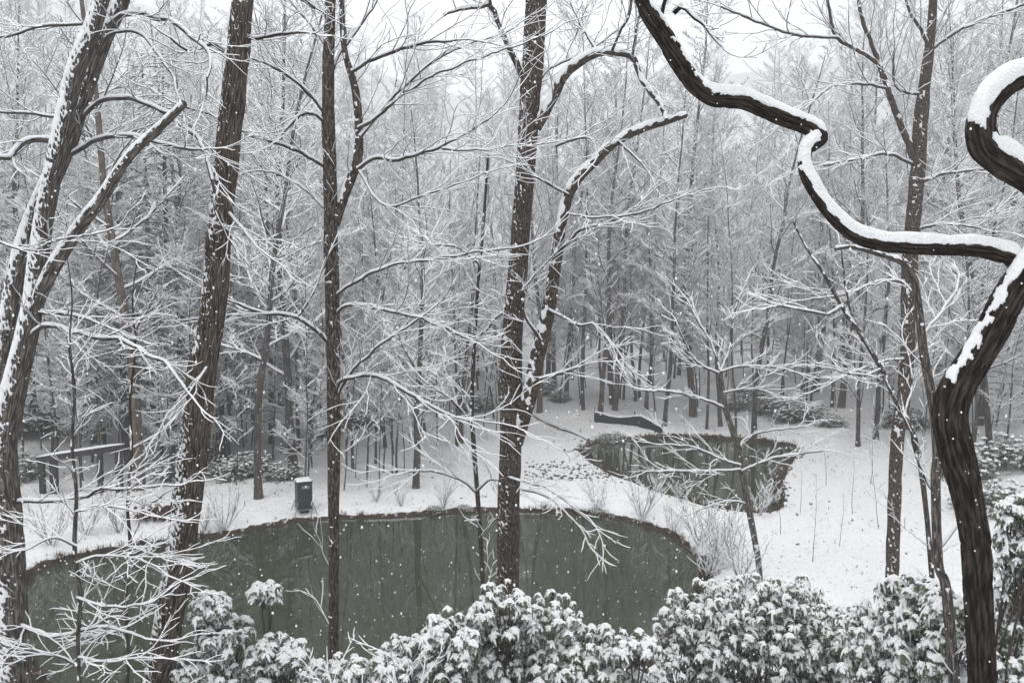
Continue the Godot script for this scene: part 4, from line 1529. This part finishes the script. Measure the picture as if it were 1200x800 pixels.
func bar(called: String, a: Vector3, c: Vector3, r: float, mat: Material, parent: Node) -> void:
	var b := Buf.new()
	stick(b, PackedVector3Array([a, a.lerp(c, 0.5), c]), PackedFloat32Array([r, r, r]), 8)
	part(called, b.mesh(), mat, parent)

func mound(size: Vector3, seed_: int) -> ArrayMesh:
	# a pillow of snow with a flat underside
	var b := Buf.new()
	var n := 14
	for r in n + 1:
		for c in n + 1:
			var u := 2.0 * c / n - 1.0
			var w := 2.0 * r / n - 1.0
			var edge := (1.0 - pow(absf(u), 6.0)) * (1.0 - pow(absf(w), 6.0))
			b.v.append(Vector3(u * size.x * 0.5, size.y * edge * (1.0 + 0.35 * lump.get_noise_2d(u * 2.0 + seed_, w * 2.0)), w * size.z * 0.5))
	for r in n:
		for c in n:
			var o := r * (n + 1) + c
			b.i.append_array([o, o + 1, o + n + 1, o + 1, o + n + 2, o + n + 1])
	smooth_normals(b)
	if b.n[n * 7 + 7].y < 0.0:
		for k in b.n.size():
			b.n[k] = -b.n[k]
	return b.mesh()

func made_things() -> void:
	# pond-side feeder
	var p := on_ground(356, 602)
	var k := -p.z / F
	var o := thing("feeder_box", "dark green metal feeder box on thin splayed legs with snow on its lid", "feeder", p)
	o.rotation.y = 0.45
	var w := 17.5 * k
	var tall := 33.0 * k
	var y0 := 4.0 * k
	var m := part("body", box(Vector3(w, tall, w), 0.02), M.metal, o)
	m.position.y = y0 + tall * 0.5
	m = part("lid", box(Vector3(w * 1.06, 0.05, w * 1.06), 0.012), M.metal, o)
	m.position.y = y0 + tall + 0.02
	m = part("snow", mound(Vector3(w * 1.05, 0.07, w * 1.05), 3), M.snow_near, o)
	m.position.y = y0 + tall + 0.045
	m = part("plate", box(Vector3(w * 0.5, 0.1, 0.012), 0.003), M.zinc, o)
	m.position = Vector3(0.02, y0 + tall * 0.83, w * 0.5 + 0.004)
	m = part("spreader", box(Vector3(w * 0.55, y0 + 0.04, w * 0.55), 0.02), M.metal, o)
	m.position.y = y0 * 0.5
	for s in [[-1, -1], [-1, 1], [1, -1], [1, 1]]:
		bar("leg", Vector3(s[0] * w * 0.48, y0 + tall * 0.3, s[1] * w * 0.48), Vector3(s[0] * w * 0.78, -0.1, s[1] * w * 0.78), 0.018, M.zinc, o)
	for s in [-1, 1]:
		bar("brace", Vector3(-w * 0.66, 0.16, s * w * 0.66), Vector3(w * 0.66, 0.16, s * w * 0.66), 0.012, M.zinc, o)
	# timber rail on posts
	var a := on_ground(48, 580)
	var c := on_ground(152, 572)
	c = Vector3(c.x, c.y, lerpf(c.z, a.z, 0.5))
	var ya := at(48, 541, -a.z).y
	var yc := at(152, 526, -c.z).y
	var rail := thing("timber_rail", "long dark timber beam on square posts with snow along its top", "rail", a)
	var along := Vector3(c.x - a.x, yc - ya, c.z - a.z)
	var hd := atan2(-along.z, along.x)
	var beam := part("beam", box(Vector3(along.length() * 1.08, 0.22, 0.16), 0.015), M.timber, rail)
	var bs := Basis(Vector3.UP, hd) * Basis(Vector3.BACK, asin(along.y / along.length()))
	beam.transform = Transform3D(bs, along * 0.5 + Vector3(0, ya - a.y, 0))
	var bsn := part("snow", mound(Vector3(along.length() * 1.07, 0.07, 0.17), 8), M.snow_near, rail)
	bsn.transform = Transform3D(bs, along * 0.5 + Vector3(0, ya - a.y, 0) + bs * Vector3(0, 0.11, 0))
	for f in [[0.02, 0.18], [0.16, 0.26], [0.72, 0.18], [0.95, 0.24]]:
		var q := along * float(f[0])
		var top := q.y + ya - a.y - 0.11
		var gy := height(a.x + q.x, a.z + q.z) - a.y - 0.2
		var post := part("post", box(Vector3(f[1], top - gy, 0.22), 0.012), M.timber, rail)
		post.transform = Transform3D(Basis(Vector3.UP, hd), Vector3(q.x, (top + gy) * 0.5, q.z))
	# hanging bird feeder on its pole
	var f0 := on_ground(199, 566)
	var bf := thing("bird_feeder", "grey bell-shaped bird feeder on a thin pole beside the stout trunk", "bird feeder", f0)
	var top := at(207, 446, -f0.z) - f0
	var dk := -f0.z / F
	bar("pole", Vector3(0, -0.2, 0), Vector3(0, top.y + 0.15, 0), 0.02, M.timber, bf)
	bar("arm", Vector3(0, top.y + 0.12, 0), Vector3(top.x, top.y + 0.12, 0.0), 0.014, M.timber, bf)
	var lathe := Buf.new()
	var pr := [[0.4, 0.0], [2.2, 0.6], [4.0, 3.0], [5.0, 7.0], [5.6, 14.0], [6.4, 20.0], [6.6, 21.0], [0.0, 21.0]]
	var lp := PackedVector3Array()
	var lr := PackedFloat32Array()
	for e in pr:
		lp.append(Vector3(top.x, top.y - float(e[1]) * dk + (0.001 * lp.size()), 0))
		lr.append(maxf(0.004, float(e[0]) * dk))
	stick(lathe, lp, lr, 14)
	part("body", lathe.mesh(), M.board, bf)
	var bsn2 := part("snow", mound(Vector3(13.4 * dk, 0.07, 13.4 * dk), 5), M.snow_near, bf)
	bsn2.position = Vector3(top.x, top.y - 20.0 * dk, 0)
	# low fabric barrier
	var g0 := on_ground(694, 493)
	var fb := thing("fabric_barrier", "low black fabric barrier edged with snow on the bank above the upper pond", "barrier", g0)
	var dpt := -g0.z
	var tops := [[697, 483], [706, 485], [715, 488], [726, 489.5], [736, 489], [744, 488]]
	var bots := [[697, 490], [706, 492], [715, 493], [726, 495], [736, 496], [744, 498]]
	wall_sheet(fb, tops, bots, dpt, dpt - 0.8, g0)
	wall_sheet(fb, [[744, 488], [752, 488], [762, 493], [770, 497], [776, 501]], [[744, 497], [752, 500], [762, 502.5], [768, 503], [776, 502]], dpt - 0.8, dpt - 2.6, g0)
	for s in [[697, 477, 492, 0.0], [744, 482, 499, 0.8], [776, 497, 504, 2.6]]:
		bar("stake", at(s[0], s[1], dpt - s[3] + 0.05) - g0, at(s[0], s[2] + 3, dpt - s[3] + 0.05) - g0, 0.035, M.timber, fb)
	# fallen log
	var l0 := on_ground(622, 485)
	var l1 := on_ground(690, 519)
	log_of("fallen_log", "long snow-topped fallen log sloping down to the upper pond", l0, l1, 0.11, 0.07)
	log_of("fallen_log", "short fallen trunk lying at the foot of the far trees", on_ground(634, 462), on_ground(664, 464), 0.12, 0.09)
	log_of("fallen_log", "thin dark log on the bank left of the upper pond", on_ground(662, 530), on_ground(700, 527), 0.07, 0.05)

func wall_sheet(parent: Node3D, tops: Array, bots: Array, d0: float, d1: float, origin: Vector3) -> void:
	var b := Buf.new()
	var sp := PackedVector3Array()
	var sr := PackedFloat32Array()
	var n := tops.size()
	for k in n:
		var d := lerpf(d0, d1, float(k) / (n - 1))
		var t := at(tops[k][0], tops[k][1], d) - origin
		var q := at(bots[k][0], bots[k][1] + 4.0, d) - origin
		var lean := Vector3(0, 0, 0.12)
		b.v.append_array([t, q + lean, q - Vector3(0, 0, 0.15), t - Vector3(0, 0, 0.05)])
		sp.append(t + Vector3(0, 0.0, -0.02))
		sr.append(0.05)
	for k in n - 1:
		for e in 4:
			var o := k * 4 + e
			var o2 := k * 4 + (e + 1) % 4
			b.i.append_array([o, o + 4, o2, o2, o + 4, o2 + 4])
	part("fabric", b.mesh(), M.fabric, parent)
	var s := Buf.new()
	snow_ridge(s, sp, sr, 1.6, false)
	part("snow", s.mesh(), M.snow, parent)

func log_of(called: String, label: String, a: Vector3, c: Vector3, r0: float, r1: float) -> void:
	var o := thing(called, label, "log", a)
	var pts := PackedVector3Array()
	var rad := PackedFloat32Array()
	for k in 13:
		var f := k / 12.0
		var q := a.lerp(c, f)
		pts.append(Vector3(q.x, height(q.x, q.z) + r0 * 0.6, q.z) - a + Vector3(rnd(0.04), rnd(0.03), rnd(0.04)))
		rad.append(lerpf(r0, r1, f))
	var b := Buf.new()
	bark_tube(b, pts, rad, 10, 0.1)
	smooth_normals(b)
	part("trunk", b.mesh(), M.bark_b, o)
	var s := Buf.new()
	snow_ridge(s, pts, rad, 1.5, false)
	part("snow", s.mesh(), M.snow, o)

func falling_snow() -> void:
	var s := SphereMesh.new()
	s.radius = 0.5
	s.height = 1.0
	s.radial_segments = 6
	s.rings = 3
	var places := []
	for k in 14000:
		var d := 2.6 + 15.0 * pow(rng.randf(), 0.75)
		var p := Vector3(rnd(0.72) * d, CAM.y + rng.randf_range(-0.56, 0.46) * d, -d)
		if p.y < height(p.x, p.z):
			continue
		var z := rng.randf_range(0.004, 0.0105)
		places.append(Transform3D(Basis(Vector3(rnd(1), rnd(1), rnd(1)).normalized(), rng.randf() * TAU).scaled(Vector3(z, z * rng.randf_range(0.9, 1.5), z * 0.8)), p))
	scatter("falling_snow", "snowflakes falling through the air over the ponds", "snowflakes", s, M.snow, places)

# ---------------------------------------------------------------- all of it
func _ready() -> void:
	var cam := Camera3D.new()
	cam.name = "camera"
	cam.fov = rad_to_deg(2.0 * atan(400.0 / F))
	cam.near = 0.1
	cam.far = 600.0
	add_child(cam)
	cam.transform = Transform3D(cam_basis, CAM)
	cam.current = true
	var env := Environment.new()
	env.background_mode = Environment.BG_SKY
	var sky := Sky.new()
	var sm := ProceduralSkyMaterial.new()
	sm.sky_top_color = tone(Color(0.97, 0.985, 1.0))
	sm.sky_horizon_color = tone(Color(0.70, 0.72, 0.745))
	sm.sky_curve = 0.3
	sm.ground_horizon_color = tone(Color(0.6, 0.61, 0.63))
	sm.ground_bottom_color = tone(Color(0.5, 0.5, 0.52))
	sm.sky_energy_multiplier = 1.1
	sky.sky_material = sm
	env.sky = sky
	env.tonemap_mode = Environment.TONE_MAPPER_LINEAR
	env.tonemap_exposure = 2.3
	env.fog_enabled = true
	env.fog_density = 0.0052
	env.fog_light_color = tone(Color(0.93, 0.95, 1.0))
	env.sdfgi_enabled = true
	env.ssao_enabled = true
	env.ssil_enabled = true
	var we := WorldEnvironment.new()
	we.name = "environment"
	we.environment = env
	add_child(we)
	var sun := DirectionalLight3D.new()
	sun.name = "sun"
	sun.light_energy = 0.3
	sun.light_angular_distance = 40.0
	sun.light_color = Color(1.0, 0.985, 0.96)
	sun.shadow_enabled = true
	sun.rotation_degrees = Vector3(-62, -35, 0)
	add_child(sun)

	rng.seed = 20240117
	noise.seed = 7
	noise.frequency = 0.15
	lump.seed = 12
	lump.frequency = 1.0
	lump.fractal_octaves = 2
	materials()
	pond_a = outline([[40, 668], [110, 648], [230, 634], [300, 620], [360, 609], [450, 607], [520, 602], [600, 598], [700, 604], [760, 616], [805, 640], [828, 668], [815, 700], [770, 760], [700, 815], [560, 855], [380, 872], [220, 872], [90, 845], [20, 760], [15, 700]], 0.0)
	pond_b = outline([[678, 530], [700, 517], [760, 512], [860, 515], [925, 522], [930, 530], [912, 552], [906, 572], [912, 592], [895, 602], [850, 598], [790, 582], [750, 568], [715, 553]], 0.12)
	glade = outline([[560, 620], [600, 560], [620, 505], [640, 490], [690, 492], [790, 496], [900, 500], [960, 500], [1030, 525], [1045, 560], [1060, 640], [1070, 720], [850, 740], [830, 640], [700, 620]], 0.3)
	var t0 := Time.get_ticks_msec()
	ground()
	ponds()
	print("setting ", Time.get_ticks_msec() - t0)
	near_trees()
	print("near trees ", Time.get_ticks_msec() - t0)
	forest()
	print("forest ", Time.get_ticks_msec() - t0)
	conifers()
	bushes()
	rhododendrons()
	print("shrubs ", Time.get_ticks_msec() - t0)
	made_things()
	falling_snow()
	print("done ", Time.get_ticks_msec() - t0)
